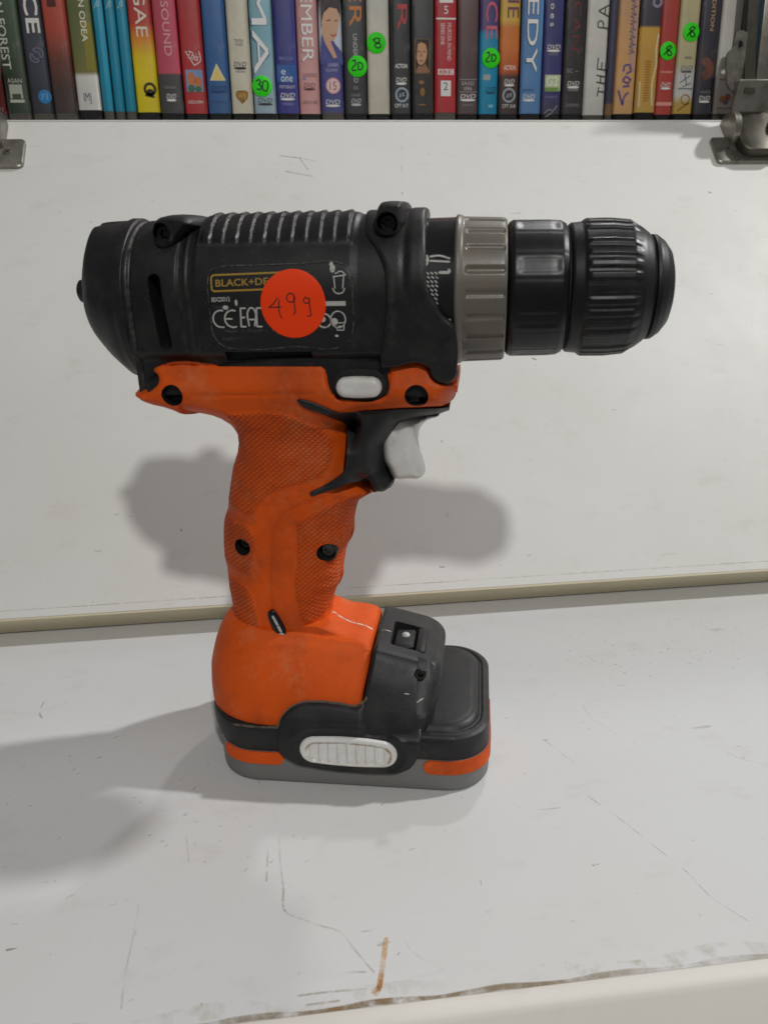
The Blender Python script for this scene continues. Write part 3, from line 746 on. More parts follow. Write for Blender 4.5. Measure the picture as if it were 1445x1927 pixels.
# --- orange saddle + grip
out_or = [(-65.67,131.84),(-63.07,132.82),(-60.10,133.62),(-58.47,134.90),(-57.50,136.96),(-57.00,138.39),(-54.74,139.33),(-35.07,139.29),(-15.75,139.24),(-5.91,139.21),(-4.67,138.75),(-4.24,137.67),(-3.76,133.93),(-3.05,131.58),(-1.23,129.38),(11.44,129.41),(13.66,130.67),(14.32,132.69),(14.41,138.25),(15.20,139.31),(23.52,139.90),(25.05,139.14),(25.97,137.92),(26.58,135.93),(27.61,134.71),(29.64,133.62),(32.03,133.16),(34.02,134.12),(34.20,131.58),(33.60,128.85),(31.95,125.73),(30.26,124.21),(17.04,122.90),(6.35,121.58),(1.42,118.95),(2.07,117.21),(2.03,102.94),(5.48,98.80),(6.83,95.52),(3.76,93.81),(1.47,92.20),(0.20,88.72),(-0.53,85.32),(-0.60,83.04),(-1.36,78.82),(-2.90,76.28),(-3.93,72.96),(-4.74,68.04),(-5.36,63.47),(-7.36,60.01),(-8.39,57.36),(-9.14,52.67),(-8.76,42.36),(-9.12,32.86),(-17.14,27.13),(-34.97,25.88),(-44.54,31.32),(-44.60,40.96),(-44.34,44.35),(-44.02,48.55),(-44.40,56.19),(-44.92,61.88),(-45.01,66.92),(-45.65,70.89),(-45.66,76.72),(-45.30,82.09),(-44.72,85.96),(-43.19,89.81),(-42.66,93.04),(-41.64,97.75),(-40.22,104.08),(-38.28,109.22),(-37.69,112.21),(-37.86,114.82),(-39.20,117.31),(-41.57,119.35),(-44.45,120.66),(-48.71,121.62),(-52.01,122.05),(-54.30,123.32),(-56.91,124.23),(-59.87,124.86),(-63.04,126.00),(-65.65,128.18),(-66.87,129.84),(-66.68,131.17)]
hardi = (3, 30)      # traced points along the flat top edge that meets the housing
hp = np.array(out_or[hardi[0]:hardi[1]]); sp_ = np.array(out_or[hardi[1]-1:]+out_or[:hardi[0]+1])
pads = [[(-36.78,124.77),(-29.64,125.46),(-16.48,124.61),(-10.32,121.58),(-6.12,118.79),(-4.73,116.13),(-5.04,108.18),(-6.13,106.11),(-19.35,100.21),(-24.29,98.37),(-28.40,93.86),(-30.69,91.13),(-37.31,91.90),(-43.40,93.05),(-42.56,102.85),(-37.36,113.31),(-35.80,120.10)],
        [(-43.96,90.36),(-37.88,88.48),(-31.48,86.25),(-30.72,84.43),(-31.74,74.76),(-32.81,69.82),(-36.57,70.28),(-45.52,72.11)],
        [(-45.79,68.86),(-39.53,67.33),(-33.38,64.25),(-32.57,60.22),(-31.43,52.62),(-31.71,48.44),(-35.28,45.09),(-46.82,45.83)],
        [(7.78,99.07),(3.70,97.61),(-4.34,95.54),(-13.09,91.48),(-17.18,89.42),(-17.02,82.36),(-17.83,73.66),(-18.77,66.10),(-18.15,57.29),(-17.83,53.02),(-14.86,50.78),(-8.94,54.13),(-5.82,60.62),(6.94,62.00)]]
pads = [resample(p_, 1.5, True, 60) for p_ in pads]
groove = resample([(-5.27,97.76),(-16.03,93.87),(-21.41,90.21),(-24.81,85.99),(-26.17,78.28),(-27.12,68.92),(-27.37,59.37),(-26.40,51.61)], 1.5, False)
groove2 = resample([(-16.35,87.62),(-19.26,82.13),(-20.23,71.01),(-19.50,61.56)], 1.5, False)
bulge = [(-6.57,68.75)][0]
def t_or(x, z):
    sad = 20.6+1.9*np.exp(-((z-132.0)/4.2)**2)-.10*np.maximum(0, 126-z)
    grip = 15.6+1.3*np.exp(-((z-100)/13.0)**2)
    k = smooth01((z-112)/15.0)
    k2 = smooth01((64-z)/12.0)
    return (grip*(1-k)+sad*k)*(1-k2)+14.6*k2
def knurl(x, z, d):
    Q = np.stack([x, z], 1); k = np.zeros(len(x))
    for p_ in pads: k = np.maximum(k, smooth01(sdist(Q, p_)/.9))
    return k
def rel_or(x, z, d):
    Q = np.stack([x, z], 1); h = .75*knurl(x, z, d)
    h = h-.7*np.exp(-(pdist(Q, groove, False)/.9)**2)-.4*np.exp(-(pdist(Q, groove2, False)/1.6)**2)
    h = h+1.2*np.exp(-(((x-bulge[0])/4)**2+((z-bulge[1])/1.8)**2))
    h = h-.5*np.exp(-((z-131.2-.02*x)/.55)**2)*smooth01((x+46)/3)*smooth01((-6-x)/4)
    return h*smooth01(d/1.5)
holes = [(-51.27,130.54),(22.40,130.34)]+[(-35.29,79.71),(-7.79,77.66)]
cuts = [cyl(h_, r_, -45, y_, 28)+(M_dark,) for h_, r_, y_ in zip(holes, (3.3, 3.5, 2.9, 3.2), (-8, -8, -8.5, -8.5))]
SOFT_R = 13.0
def or_thick(V):
    """half-thickness of the orange body, rounded towards its silhouette"""
    dh = pdist(V, hp, False); ds = pdist(V, sp_, False)
    rs = np.where(V[:, 1] > 120, 7.0+6*smooth01((128-V[:, 1])/8), SOFT_R+2.0)
    rs = np.where(V[:, 0] < -50, 4.5, rs)
    f = np.minimum(rnd(ds, rs), .93+.07*rnd(dh, 1.4))
    return np.maximum(t_or(V[:, 0], V[:, 1])*f, .3)
def orange_body():
    P = resample(out_or, .7, True, 40)
    P, V, Tr, E = tri_fill(P, ringset(5.0, 8), .62)
    d = pdist(V, P)
    t = or_thick(V)+rel_or(V[:, 0], V[:, 1], d)
    n = len(V); VV = [(x, -a, z) for (x, z), a in zip(V, t)]+[(x, a, z) for (x, z), a in zip(V, t)]
    Fc = list(Tr)+[tuple(i+n for i in q[::-1]) for q in Tr]+[(a, b, b+n, a+n) for a, b in E]
    k = knurl(V[:, 0], V[:, 1], d)
    return mesh('grip', VV, Fc, M_rubber, D, 50, {'knurl': np.concatenate([k, k])}, cuts)
grip = orange_body()
for h_, r_, y_ in zip(holes, (3.3, 3.5, 2.9, 3.2), (-8, -8, -8.5, -8.5)):
    yt = -21 if h_[1] > 115 else -15.8
    V = []; n = 28
    # black liner sleeve standing in the hole
    tube = []
    for rr, yy in ((r_-.02, yt+3.0), (r_-.02, y_-.1), (r_-.5, y_-.1), (r_-.5, yt+2.6)):
        tube.append([(h_[0]+rr*math.cos(2*PI*k/n), yy, h_[1]+rr*math.sin(2*PI*k/n)) for k in range(n)])
    VV = [p_ for r in tube for p_ in r]; Fc = [(i*n+k, i*n+(k+1) % n, ((i+1) % 4)*n+(k+1) % n, ((i+1) % 4)*n+k) for i in range(4) for k in range(n)]
    s_ = mesh('screw_socket', VV, Fc, M_dark, grip, 40)
    torx(h_, y_-2.2 if h_[1] < 115 else y_-.6, r_*.72, s_, M_steel if h_[1] < 115 else M_screw)
# battery state window in the grip
i_ = [(-26.93,56.01),(-23.73,48.46)]; ic = ((i_[0][0]+i_[1][0])/2, (i_[0][1]+i_[1][1])/2); ia = math.atan2(i_[1][1]-i_[0][1], i_[1][0]-i_[0][0]); il = math.dist(*i_)/2+1.3
def gm(x, z, h): return np.stack([np.asarray(x, float), -(14.9+np.asarray(h)+.05*(54-np.asarray(z))), np.asarray(z, float)], 1)
win = patch('indicator_window', pill(ic[0], ic[1], il, 1.55, 10, ia), gm, M_collar, grip, lift=.9, r=.4, depth=2, grid=.6, step=.3, sharp=80)
printed('window_symbol', merge2d([strokes2d([[(i_[0][0]+.3, i_[0][1]-.4), (i_[1][0]-.1, i_[1][1]+1.2)]], .9), disc2d(i_[1][0], i_[1][1], 1.1)]), gm, M_wprint, win, .98)

# --- trigger bracket, trigger, direction switch
br_o = [(-13.16,129.14),(-12.64,129.62),(-11.50,129.46),(-3.17,126.25),(-0.93,125.13),(3.29,125.07),(15.16,125.54),(31.63,125.41),(31.29,122.88),(28.93,122.02),(23.50,121.14),(16.64,119.03),(11.36,111.99),(11.25,104.86),(12.59,100.91),(13.82,100.20),(12.91,98.00),(11.22,96.69),(6.66,95.89),(4.90,100.64),(2.64,101.76),(-0.05,101.89),(-2.10,101.08),(-9.34,98.44),(-11.07,97.88),(-11.71,98.75),(-11.51,99.45),(-5.96,101.98),(-1.98,104.54),(-0.30,106.53),(0.17,108.58),(-0.34,118.49),(-1.01,120.48),(-2.53,121.95),(-4.90,124.11),(-12.24,127.84)]
def bracket():
    P = resample(br_o, .5, True, 40)
    P, V, Tr, E = tri_fill(P, ringset(.9, 4)+[2, 3.2, 4.6], .9)
    d = pdist(V, P)
    soft = np.array(br_o[8:20])
    out = ~inside(V, np.array(out_or)); far = smooth01(pdist(V, sp_, False)/3.0)
    t0 = np.where(V[:, 0] > -2, t_or(V[:, 0], np.minimum(V[:, 1], 112)), or_thick(V))
    own = np.minimum(16.2, t_or(V[:, 0], np.minimum(V[:, 1], 108)))*rnd(pdist(V, soft, False), 8.0)
    wz = smooth01((V[:, 1]-111)/11); k = smooth01((V[:, 0]+10.0)/7.0)*(1-wz)+smooth01((V[:, 0]-1.0)/5.0)*wz
    t = or_thick(V)*(1-k)+own*k
    t = np.maximum(t+.85-.7*(1-rnd(d, .7))*(1-k), .3)
    n = len(V); VV = [(x, -a, z) for (x, z), a in zip(V, t)]+[(x, a, z) for (x, z), a in zip(V, t)]
    Fc = list(Tr)+[tuple(i+n for i in q[::-1]) for q in Tr]+[(a, b, b+n, a+n) for a, b in E]
    return mesh('trigger_bracket', VV, Fc, M_black2, D, 50)
bracket()
tr_o = [(9.56,115.57),(9.93,117.61),(11.40,119.98),(13.34,121.83),(15.34,122.68),(21.80,121.48),(28.42,122.02),(28.43,121.50),(24.52,119.49),(22.12,116.98),(21.25,113.73),(21.58,109.61),(22.86,105.89),(23.47,103.75),(23.29,101.59),(21.54,100.30),(19.09,100.27),(13.29,100.64),(11.54,103.87),(9.98,106.81),(9.46,110.78)]
spots = [[(13.72,113.73)][0], [(15.44,117.14)][0], [(12.80,108.57)][0], [(14.78,104.61)][0]]
def t_dust(x, z, d):
    v = np.zeros(len(x))
    for (a, b), r_ in zip(spots, (1.5, 1.0, 1.2, .9)): v = np.maximum(v, .55*np.exp(-((x-a)**2+(z-b)**2)/r_**2))
    return v
shell('trigger', tr_o, lambda x, z: 9.2+0*x, M_white, D, r=3.6, grid=.8, step=.5, te=.4, attrs={'dust': t_dust}, sharp=70, rn=8)
sw = [(5.59,133.09),(-1.13,133.08),(5.67,136.01)]
hw_, hh_ = abs(sw[0][0]-sw[1][0]), abs(sw[2][1]-sw[0][1])
smap = lambda x, z, h: np.stack([np.asarray(x, float), -(20.7+np.asarray(h)), np.asarray(z, float)], 1)
patch('switch_recess', pill(sw[0][0], sw[0][1]+.4, hw_+1.3, hh_+1.6, 12), smap, M_dark, D, lift=.35, r=.3, depth=3, grid=2, sharp=90)
patch('direction_switch', pill(sw[0][0], sw[0][1], hw_, hh_, 14), smap, M_white, D, lift=3.3, r=1.9, depth=2, grid=.6, step=.4, sharp=90, attrs={'dust': lambda x, z, d: .45*np.exp(-(d/.8)**2)*(z > sw[0][1])}, rn=6, smooth=70)

TBz = [-5, 0, 3, 12, 20, 26, 32, 36, 39, 45]; TBy = [27, 28, 29.5, 30.5, 30.5, 28.8, 25.5, 22.5, 19.5, 15]
# --- flared foot of the grip, black nose and base band
def base_loft(name, st, m, k, xr, cuts=(), sub=5, **kw):
    rings = []
    for z, x0, x1, yh, rl, rr, sl_ in interp_st(st, sub):
        rings.append(rr_ring(x0, x1, -yh, yh, min(rl, yh-.05), min(rr, yh-.05), z, 10, lambda x, y: sl_*(28-x)))
    return loft(name, rings, m, D, cuts=cuts, **kw)
st = [(14, -51.6, 4.4, 28.4, 25, 1.2, 0), (20, -52.6, 4.2, 28.6, 26, 1.2, 0), (26, -53.2, 4.0, 27.6, 25.5, 1.4, 0), (31, -53.0, 4.3, 25.4, 23.5, 1.6, .02), (35, -51.6, 5.2, 22.8, 21, 1.8, .05), (38.5, -49.4, 6.0, 19.9, 18.5, 2.0, .09), (41.0, -46.6, 6.3, 17.6, 16, 2.2, .12), (43.0, -43.8, 5.6, 15.9, 14.5, 2.2, .12), (44.5, -41, 3.5, 14.8, 13, 2.4, .10), (47, -38.5, -2.5, 14.0, 12, 3, .04), (51, -37, -8.0, 13.6, 11, 5, 0)]
foot = base_loft('foot', st, M_orange, 0, 0, sub=6, smooth=60)
# clamshell seam scuffs on the foot
st = [(13, 4.9, 24.2, 31.0, 1, 7, 0), (18, 4.8, 25.0, 31.0, 1, 7, 0), (22, 4.6, 26.4, 30.4, 1, 8, 0), (26, 4.4, 28.0, 28.9, 1, 9, 0), (31, 4.9, 29.4, 26.2, 1.2, 9, .02), (35, 5.8, 30.0, 23.5, 1.4, 8.5, .09), (38.0, 6.6, 29.8, 20.7, 1.6, 8, .17), (39.6, 7.1, 29.0, 18.9, 1.6, 7, .23), (40.3, 7.6, 28.0, 17.6, 1.6, 6, .25), (40.6, 8.4, 26.6, 16.2, 1.4, 5, .25)]
ledp = [(12.12,42.77),(23.36,43.63),(24.47,32.22),(12.34,31.04)]
cutL = bbox(12.2, 24.0, -11.5, 6.5, 38.2, 60, 1.2)
chan = [(a, b) for a, b in [(22.01,42.65),(26.98,43.27),(27.15,36.71),(26.29,29.79),(24.89,25.94),(23.32,25.45),(22.28,26.99),(22.14,34.50)]]
chan = resample(chan, .8, True, 60)
def vol(poly, h0, h1):
    n = len(poly); x, z = poly[:, 0], poly[:, 1]; t = np.interp(z, TBz, TBy); V = [(a, -(b+h0), c) for a, b, c in zip(x, t, z)]+[(a, -(b+h1), c) for a, b, c in zip(x, t, z)]
    return V, [(k, (k+1) % n, n+(k+1) % n, n+k) for k in range(n)]+[tuple(range(n))[::-1], tuple(range(n, 2*n))]
cutL2 = vol(chan, -2.2, 8)
nose = base_loft('nose_cover', st, M_black2, 0, 0, cuts=[(cutL[0], cutL[1], M_black2), (cutL2[0], cutL2[1], M_black2)], sub=5, smooth=45)
lc = [(17.93,38.45)][0]; lx = 16.6
V, Fc = bbox(lx-3.9, lx+3.4, -8.5, 4.6, 37.5, 42.5, 1.1, 3); hold = mesh('led_holder', V, Fc, M_black2, nose)
n = 20; rl_ = []
for k in range(6):
    a = PI/2*k/5; rl_.append([(lx+1.55*math.cos(a)*math.cos(2*PI*q/n), -.6+1.55*math.cos(a)*math.sin(2*PI*q/n), 42.35+1.3*math.sin(a)) for q in range(n)])
rl_[-1] = [(p_[0]*.02+lx*.98, p_[1]*.02-.6*.98, p_[2]) for p_ in rl_[-1]]
loft('led', rl_, M_led, hold, smooth=80)
V, Fc = bbox(lx+4.1, lx+7.6, -11.8, 6.3, 37.0, 42.4, .8); mesh('led_hood', V, Fc, M_black2, nose)
sc_ = [(23.33,39.49)][0]
torx((sc_[0], sc_[1]), -22.4, 1.9, nose)
# base band
st = [(12.6, -49.8, 40, 29.6, 22, 10, 0), (13.2, -50.4, 40, 30.0, 22, 10, 0), (20.4, -51.4, 40, 30.2, 23, 10, 0), (21.4, -51.0, 40, 29.8, 23, 10, 0), (21.7, -50.4, 40, 29.3, 23, 10, 0)]
rings = [rr_ring(x0, x1, -yh, yh, rl, rr, z, 12) for z, x0, x1, yh, rl, rr, sl_ in interp_st(st, 2)]
rings = [[(min(x, 10), y, z) for x, y, z in r] for r in rings]
loft('base_band', rings, M_black2, D, smooth=50)
# front plate that carries the release button
def bmap(x, z, h):
    t = np.interp(z, TBz, TBy); return np.stack([np.asarray(x, float), -(t+np.asarray(h)), np.asarray(z, float)], 1)
fp = [(-22.77,13.68),(-22.77,22.05),(-21.91,25.50),(-19.38,28.05),(-16.45,29.51),(-10.44,30.19),(-2.81,29.89),(3.53,29.70),(5.91,31.27),(7.45,34.39),(8.20,37.82),(17.83,36.23),(21.65,29.38),(23.16,25.42),(24.08,21.62),(23.93,18.53),(22.70,13.63),(20.92,10.34),(16.85,7.83),(10.65,6.95),(2.47,6.82),(-10.74,7.69),(-16.96,9.07),(-20.94,11.26)]
btn = [(0.15,15.28),(-16.01,15.52),(16.28,15.05),(-0.23,20.09),(0.13,10.02)]
bang = math.atan2(btn[2][1]-btn[1][1], btn[2][0]-btn[1][0]); bhw = math.dist(btn[1], btn[2])/2; bhh = math.dist(btn[3], btn[4])/2
bc = ((btn[1][0]+btn[2][0])/2, (btn[3][1]+btn[4][1])/2)
ring_ = resample(pill(bc[0], bc[1], bhw+2.4, bhh+2.2, 14, bang), 1, True, 90)
def fprel(x, z, d):
    q = sdist(np.stack([x, z], 1), ring_); return -5.0*smooth01((z-20.0)/6)*smooth01((x-4.0)/4)-.75*smooth01((q+.2)/1.2)+.35*np.exp(-((q+.9)/.8)**2)
for_d = lambda x, z, d: .0*x
patch('release_plate', fp, bmap, M_black2, D, lift=1.7, r=1.1, depth=3.0, grid=.8, step=.6, relief=fprel, smooth=55, sharp=60)
# dust caught in the joint between orange foot and black plate
dl = resample([(-38.28,22.51),(-32.84,22.08),(-23.49,22.19),(-22.09,25.32),(-19.39,28.20),(-16.46,29.66),(-10.45,30.42),(-2.83,30.19),(3.17,29.91),(5.54,31.56),(6.63,35.87),(7.69,41.88),(8.78,48.57),(10.00,56.38)], 1.0, False)
Vd, Fd = strokes2d([dl], .75); t_ = np.interp(Vd[:, 1], TBz, TBy)
tag(mesh('joint_dust', np.stack([Vd[:, 0], -(t_+.45), Vd[:, 1]], 1), Fd, worn_print('joint_dust', srgb(84, 76, 64), .34), D, 180), kind='stuff')
bi = np.array(pill(bc[0], bc[1], bhw-1.8, bhh-1.25, 14, bang)); bi = resample(bi-np.array([0, .55]), .8, True, 90)
cb, sb = math.cos(bang), math.sin(bang)
def brel(x, z, d):
    q = sdist(np.stack([x, z], 1), bi); u = (x-bc[0])*cb+(z-bc[1])*sb
    k = smooth01(q/.7); ph = (u/3.1+.5) % 1.0
    return -.9*k+.8*k*np.exp(-((ph-.5)/.14)**2)*smooth01((q-.4)/.6)
def bdst(x, z, d):
    q = sdist(np.stack([x, z], 1), bi); u = (x-bc[0])*cb+(z-bc[1])*sb; ph = (u/3.1+.5) % 1.0
    return 1.25*np.exp(-((q-.25)/.5)**2)*(.35+.65*smooth01((z-bc[1]+1.2)/2)+.5*smooth01((u-9)/4))+.35*np.exp(-((ph-.68)/.06)**2)*(q > .4)
patch('release_button', pill(bc[0], bc[1], bhw, bhh, 16, bang), bmap, M_white, D, lift=1.9, r=1.0, depth=1.5, grid=.36, step=.4, relief=brel, attrs={'dust': bdst}, sharp=90, smooth=70, rn=5)

# --- battery pack
pack = bpy.data.objects.new('battery_pack', None); pack.empty_display_size = .01; link(pack, D)
X0, X1, YB = -46.8, 46.2, 29.7
def bring(z, ins): return rr_ring(X0+ins, X1-ins, -YB+ins, YB-ins, 15-ins*.5, 14-ins*.5, z, 14)
loft('battery_shell', [bring(0, 1.7), bring(.12, 1.2), bring(.6, .6), bring(1.5, .2), bring(3.5, .05), bring(7, 0), bring(12.3, 0)], M_grey, pack, smooth=60)
zt = 23.0
def tring(z, ins, sl_=.06): return [(x, y, z+sl_*max(0, y+22)) for x, y, z in rr_ring(X0+ins, X1-ins, -YB+ins, YB-ins, 15-ins*.5, 14-ins*.5, z, 14)]
loft('battery_top', [tring(12.4, .35, 0), tring(12.6, .1, 0), tring(18, .05, 0), tring(20.2, .2), tring(20.9, .9), tring(21.3, 1.9), tring(21.2, 2.6), tring(20.8, 3.0), tring(20.9, 3.5), tring(22.3, 4.3), tring(22.9, 5.4), tring(23.0, 7.0)], M_black2, pack, smooth=42)
def strip(name, pts, z0, z1, off):
    """orange inlay wrapped round the pack between two perimeter positions"""
    P = resample(pts, .8, False); t = np.gradient(P, axis=0); t /= np.linalg.norm(t, axis=1)[:, None]; nn = np.stack([t[:, 1], -t[:, 0]], 1)
    s = np.concatenate([[0], np.cumsum(np.linalg.norm(np.diff(P, axis=0), axis=1))]); Lt = s[-1]; hh = (z1-z0)/2; zm = (z0+z1)/2
    V, Fc = [], []; k = len(P)
    for i in range(k):
        e = min(s[i], Lt-s[i]); h = hh*math.sqrt(max(.02, 1-(1-min(1, e/hh))**2))
        o_ = P[i]+nn[i]*off; b_ = P[i]-nn[i]*1.5
        V += [(o_[0], o_[1], zm-h), (o_[0], o_[1], zm+h), (b_[0], b_[1], zm+h), (b_[0], b_[1], zm-h)]
    for i in range(k-1):
        for a, b in ((0, 1), (1, 2), (2, 3), (3, 0)): Fc.append((i*4+a, i*4+b, i*4+4+b, i*4+4+a))
    Fc += [(0, 1, 2, 3), (4*k-4, 4*k-1, 4*k-2, 4*k-3)]
    return mesh(name, V, Fc, M_orange, pack, 40)
per = [(x, y) for x, y, z in bring(8, 0)]
N1 = 15
left_c = per[3*N1:4*N1]          # front-left corner: x0+r.. along front
right_c = per[0:N1]              # front-right corner
strip('orange_inlay', left_c[6:]+[(X0+22, -YB), (-22.0, -YB)], 7.6, 12.2, .5)
strip('orange_inlay', [(24.6, -YB)]+right_c+[(X1, 0), (X1, 12)], 7.2, 12.2, .5)

# pale scuffs along the moulding seam of foot and nose
def scuff(lines, yoff, wd=.45, m=M_scuff):
    V, Fc = [], []
    for l in lines:
        P = np.array(l); t = np.gradient(P, axis=0); t /= np.linalg.norm(t, axis=1)[:, None]+1e-9
        up = np.array([0, 0, 1.0]); sd = np.cross(t, up); sd /= np.linalg.norm(sd, axis=1)[:, None]+1e-9
        o = len(V); k = len(P); V += [tuple(p_+s_*wd/2) for p_, s_ in zip(P, sd)]+[tuple(p_-s_*wd/2) for p_, s_ in zip(P, sd)]
        Fc += [(o+i, o+i+1, o+k+i+1, o+k+i) for i in range(k-1)]
    return V, Fc

from mathutils.bvhtree import BVHTree
def drop(o, pts, lift=.06):
    """lay a polyline (x, y in mm) on the upper side of a part"""
    bv = BVHTree.FromPolygons([v.co for v in o.data.vertices], [p_.vertices for p_ in o.data.polygons]); out = []
    for x, y in pts:
        h = bv.ray_cast(Vector((x/1000, y/1000, .2)), Vector((0, 0, -1)))
        out.append((x, y, h[0].z*1000+lift) if h[0] is not None else None)
    return [q for q in out if q]
def lay(o, line, wd, m, name='scuff_mark'):
    P = np.array(drop(o, resample(line, .6, False, 80))); t = np.gradient(P[:, :2], axis=0); t /= np.linalg.norm(t, axis=1)[:, None]+1e-9
    sd = np.stack([-t[:, 1], t[:, 0], 0*t[:, 0]], 1)*wd/2; k = len(P); V = list(P+sd)+list(P-sd)
    return tag(mesh(name, V, [(i, i+1, k+i+1, k+i) for i in range(k-1)], m, o, 180), kind='stuff')
M_scf = worn_print('scuffed_white', srgb(214, 200, 188), .40)
lay(foot, [(-10.5, 1.0), (-9, -1.4), (-7, -2.6), (-3, -3.0), (2, -3.6), (5.6, -4.2)], .7, M_scf)
lay(foot, [(-45, 1.5), (-43.5, -.5), (-41, -1.2)], .5, M_scf)
def sidelay(o, pts, wd, m, name='chip_mark'):
    bv = BVHTree.FromPolygons([v.co for v in o.data.vertices], [p_.vertices for p_ in o.data.polygons]); P = []
    for x, z in pts:
        h = bv.ray_cast(Vector((x/1000, -.2, z/1000)), Vector((0, 1, 0)))
        if h[0] is not None: P.append((x, h[0].y*1000-.1, z))
    if len(P) < 2: return
    P = np.array(P); up = np.array([0, 0, wd/2]); k = len(P); wv = np.sin(np.linspace(.3, PI-.3, k))[:, None]
    mesh(name, list(P+up*wv)+list(P-up*wv), [(i, i+1, k+i+1, k+i) for i in range(k-1)], m, o, 180)
c_ = [(22.10,30.20),(24.35,31.50),(18.15,33.73),(19.87,33.62)]
for a, b in ((0, 1), (2, 3)): sidelay(nose, [(c_[a][0]+(c_[b][0]-c_[a][0])*q_/5, c_[a][1]+(c_[b][1]-c_[a][1])*q_/5) for q_ in range(6)], .8 if a == 0 else .45, M_white)
lay(nose, [(8.6, -3.4), (10.0, -2.4), (11.8, -2.8)], .4, M_scf)

# ================================================================== DISC CASES
YV, ZF = 580.0, 254.6
CX = [72.0]
def vz(py, x=None):
    x = CX[0] if x is None else x
    return 324.06-py*.3073+(215-py)/215*3.3*(x-72)/245
def vmap(x, z, h): return np.stack([np.asarray(x, float), YV-np.asarray(h), np.asarray(z, float)], 1)
M_case = flat('black_case_plastic', (.012, .012, .013, 1), .38, .5, .06)
M_clear = flat('grey_case_plastic', srgb(92, 88, 82), .3, .5, .12)
M_sleeve = {}
def sheet_mat(stops):
    """printed spine paper: colour bands up the spine (z in mm above the case foot), under a glossy sleeve"""
    key = tuple(stops)
    if key in M_sleeve: return M_sleeve[key]
    t = NT('printed_spine')
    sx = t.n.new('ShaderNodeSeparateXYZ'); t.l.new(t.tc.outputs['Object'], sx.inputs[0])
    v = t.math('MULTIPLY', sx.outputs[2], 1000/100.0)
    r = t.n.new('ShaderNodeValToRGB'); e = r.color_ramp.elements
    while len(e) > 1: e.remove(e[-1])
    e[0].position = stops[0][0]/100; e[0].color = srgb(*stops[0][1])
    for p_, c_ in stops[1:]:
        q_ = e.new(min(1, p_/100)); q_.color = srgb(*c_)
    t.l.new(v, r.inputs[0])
    c = t.mix(t.math('MULTIPLY', t.ramp(t.noise(55, 6, .65), .45, .75), .22), r.outputs[0], (.10, .09, .08, 1))
    c = t.mix(t.math('MULTIPLY', t.ramp(t.noise(240, 5, .7, (1, 1, .25)), .60, .72), .28), c, (.6, .58, .54, 1))
    t.set(Base_Color=c, Roughness=t.ramp(t.noise(80, 4, .6), .3, .7, (.26,)*3+(1,), (.46,)*3+(1,)))
    t.b.inputs['Coat Weight'].default_value = .35; t.b.inputs['Coat Roughness'].default_value = .16
    t.bump(t.noise(160, 3, .5, (1, 1, .15)), .22, .0005)
    M_sleeve[key] = t.m; return t.m
GRP = 'disc cases standing in a row on the cabinet shelf'
def spine_prof(x0, x1, r, off, depth):
    out = [(x0-off*0, YV+depth)]
    for k in range(7):
        a = PI+PI/2*k/6; out.append((x0+r+(r+off)*math.cos(a), YV+r+(r+off)*math.sin(a)))
    for k in range(1, 6):
        s = k/6; out.append((x0+r+(x1-x0-2*r)*s, YV-off-.22*math.sin(PI*s)))
    for k in range(7):
        a = 3*PI/2+PI/2*k/6; out.append((x1-r+(r+off)*math.cos(a), YV+r+(r+off)*math.sin(a)))
    out.append((x1, YV+depth)); return out
def disc_case(px0, px1, label, stops, case=None, foot=4.2, slim=False, lift=0.0):
    """one case: moulded body and printed spine sheet; px0, px1 = left and right side of the spine (mm)"""
    x0, x1 = px0, px1; xm = (x0+x1)/2
    t = thing('disc_case', label, 'disc case', (xm/1000, (YV+random.uniform(0, 2.2))/1000, (ZF+lift)/1000), 0, GRP)
    r = 2.4 if not slim else 2.0
    r = min(r, (x1-x0)/2-.3)
    pf = [(x-xm, y-YV) for x, y in spine_prof(x0, x1, r, 0, 135)]
    H_ = 190
    rings = []
    for z, s in ((0, .6), (.7, .0), (H_-.7, 0), (H_, .6)): rings.append([(x*(1-s/ (x1-x0)*2), y+s*.5*(1 if y < 20 else -1), z) for x, y in pf])
    loft('case_body', rings, case or M_case, t, smooth=40)
    po = [(x-xm, y-YV) for x, y in spine_prof(x0, x1, r, .12, 135)][1:-1]
    V, Fc = [], []
    zs = [foot, foot+.05, 60, H_-3]
    for z in zs: V += [(x, y, z) for x, y in po]
    k = len(po)
    for i in range(len(zs)-1): Fc += [(i*k+j, i*k+j+1, (i+1)*k+j+1, (i+1)*k+j) for j in range(k-1)]
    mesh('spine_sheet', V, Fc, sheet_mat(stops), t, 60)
    CX[0] = xm
    return t, xm
def dm(t, xm):
    """map (x, z) in mm on the spine face, h outwards, into the case's own space"""
    return lambda x, z, h: np.stack([np.asarray(x, float)-xm, -np.asarray(h)-.34, np.asarray(z, float)-ZF], 1)
def vtext(t, xm, s, top, bot, height, col, up=False, bold=.01, dx=0, name='title_lettering', rough=.4):
    """lettering running down (or up) the spine between two picture heights"""
    z1, z0 = vz(top), vz(bot)
    V = place2d(text2d(s, height, bold), 0, 0, 0, 'c', fitw=z1-z0)
    rot = PI/2 if up else -PI/2
    return printed(name, place2d(V, xm+dx, (z0+z1)/2, rot), dm(t, xm), print_mat(*col, rough), t, .06)
def htext(t, xm, s, y, height, col, fitw, bold=.0, dx=0, name='small_print', shear=.0):
    return printed(name, place2d(text2d(s, height, bold, 1, shear), xm+dx, vz(y), 0, 'c', fitw), dm(t, xm), print_mat(*col), t, .07)
def block(t, xm, y0, y1, col, x0=-6, x1=6, name='printed_panel', h=.04):
    return printed(name, rect2d(xm+x0, xm+x1, vz(y1), vz(y0)), dm(t, xm), print_mat(*col), t, h)
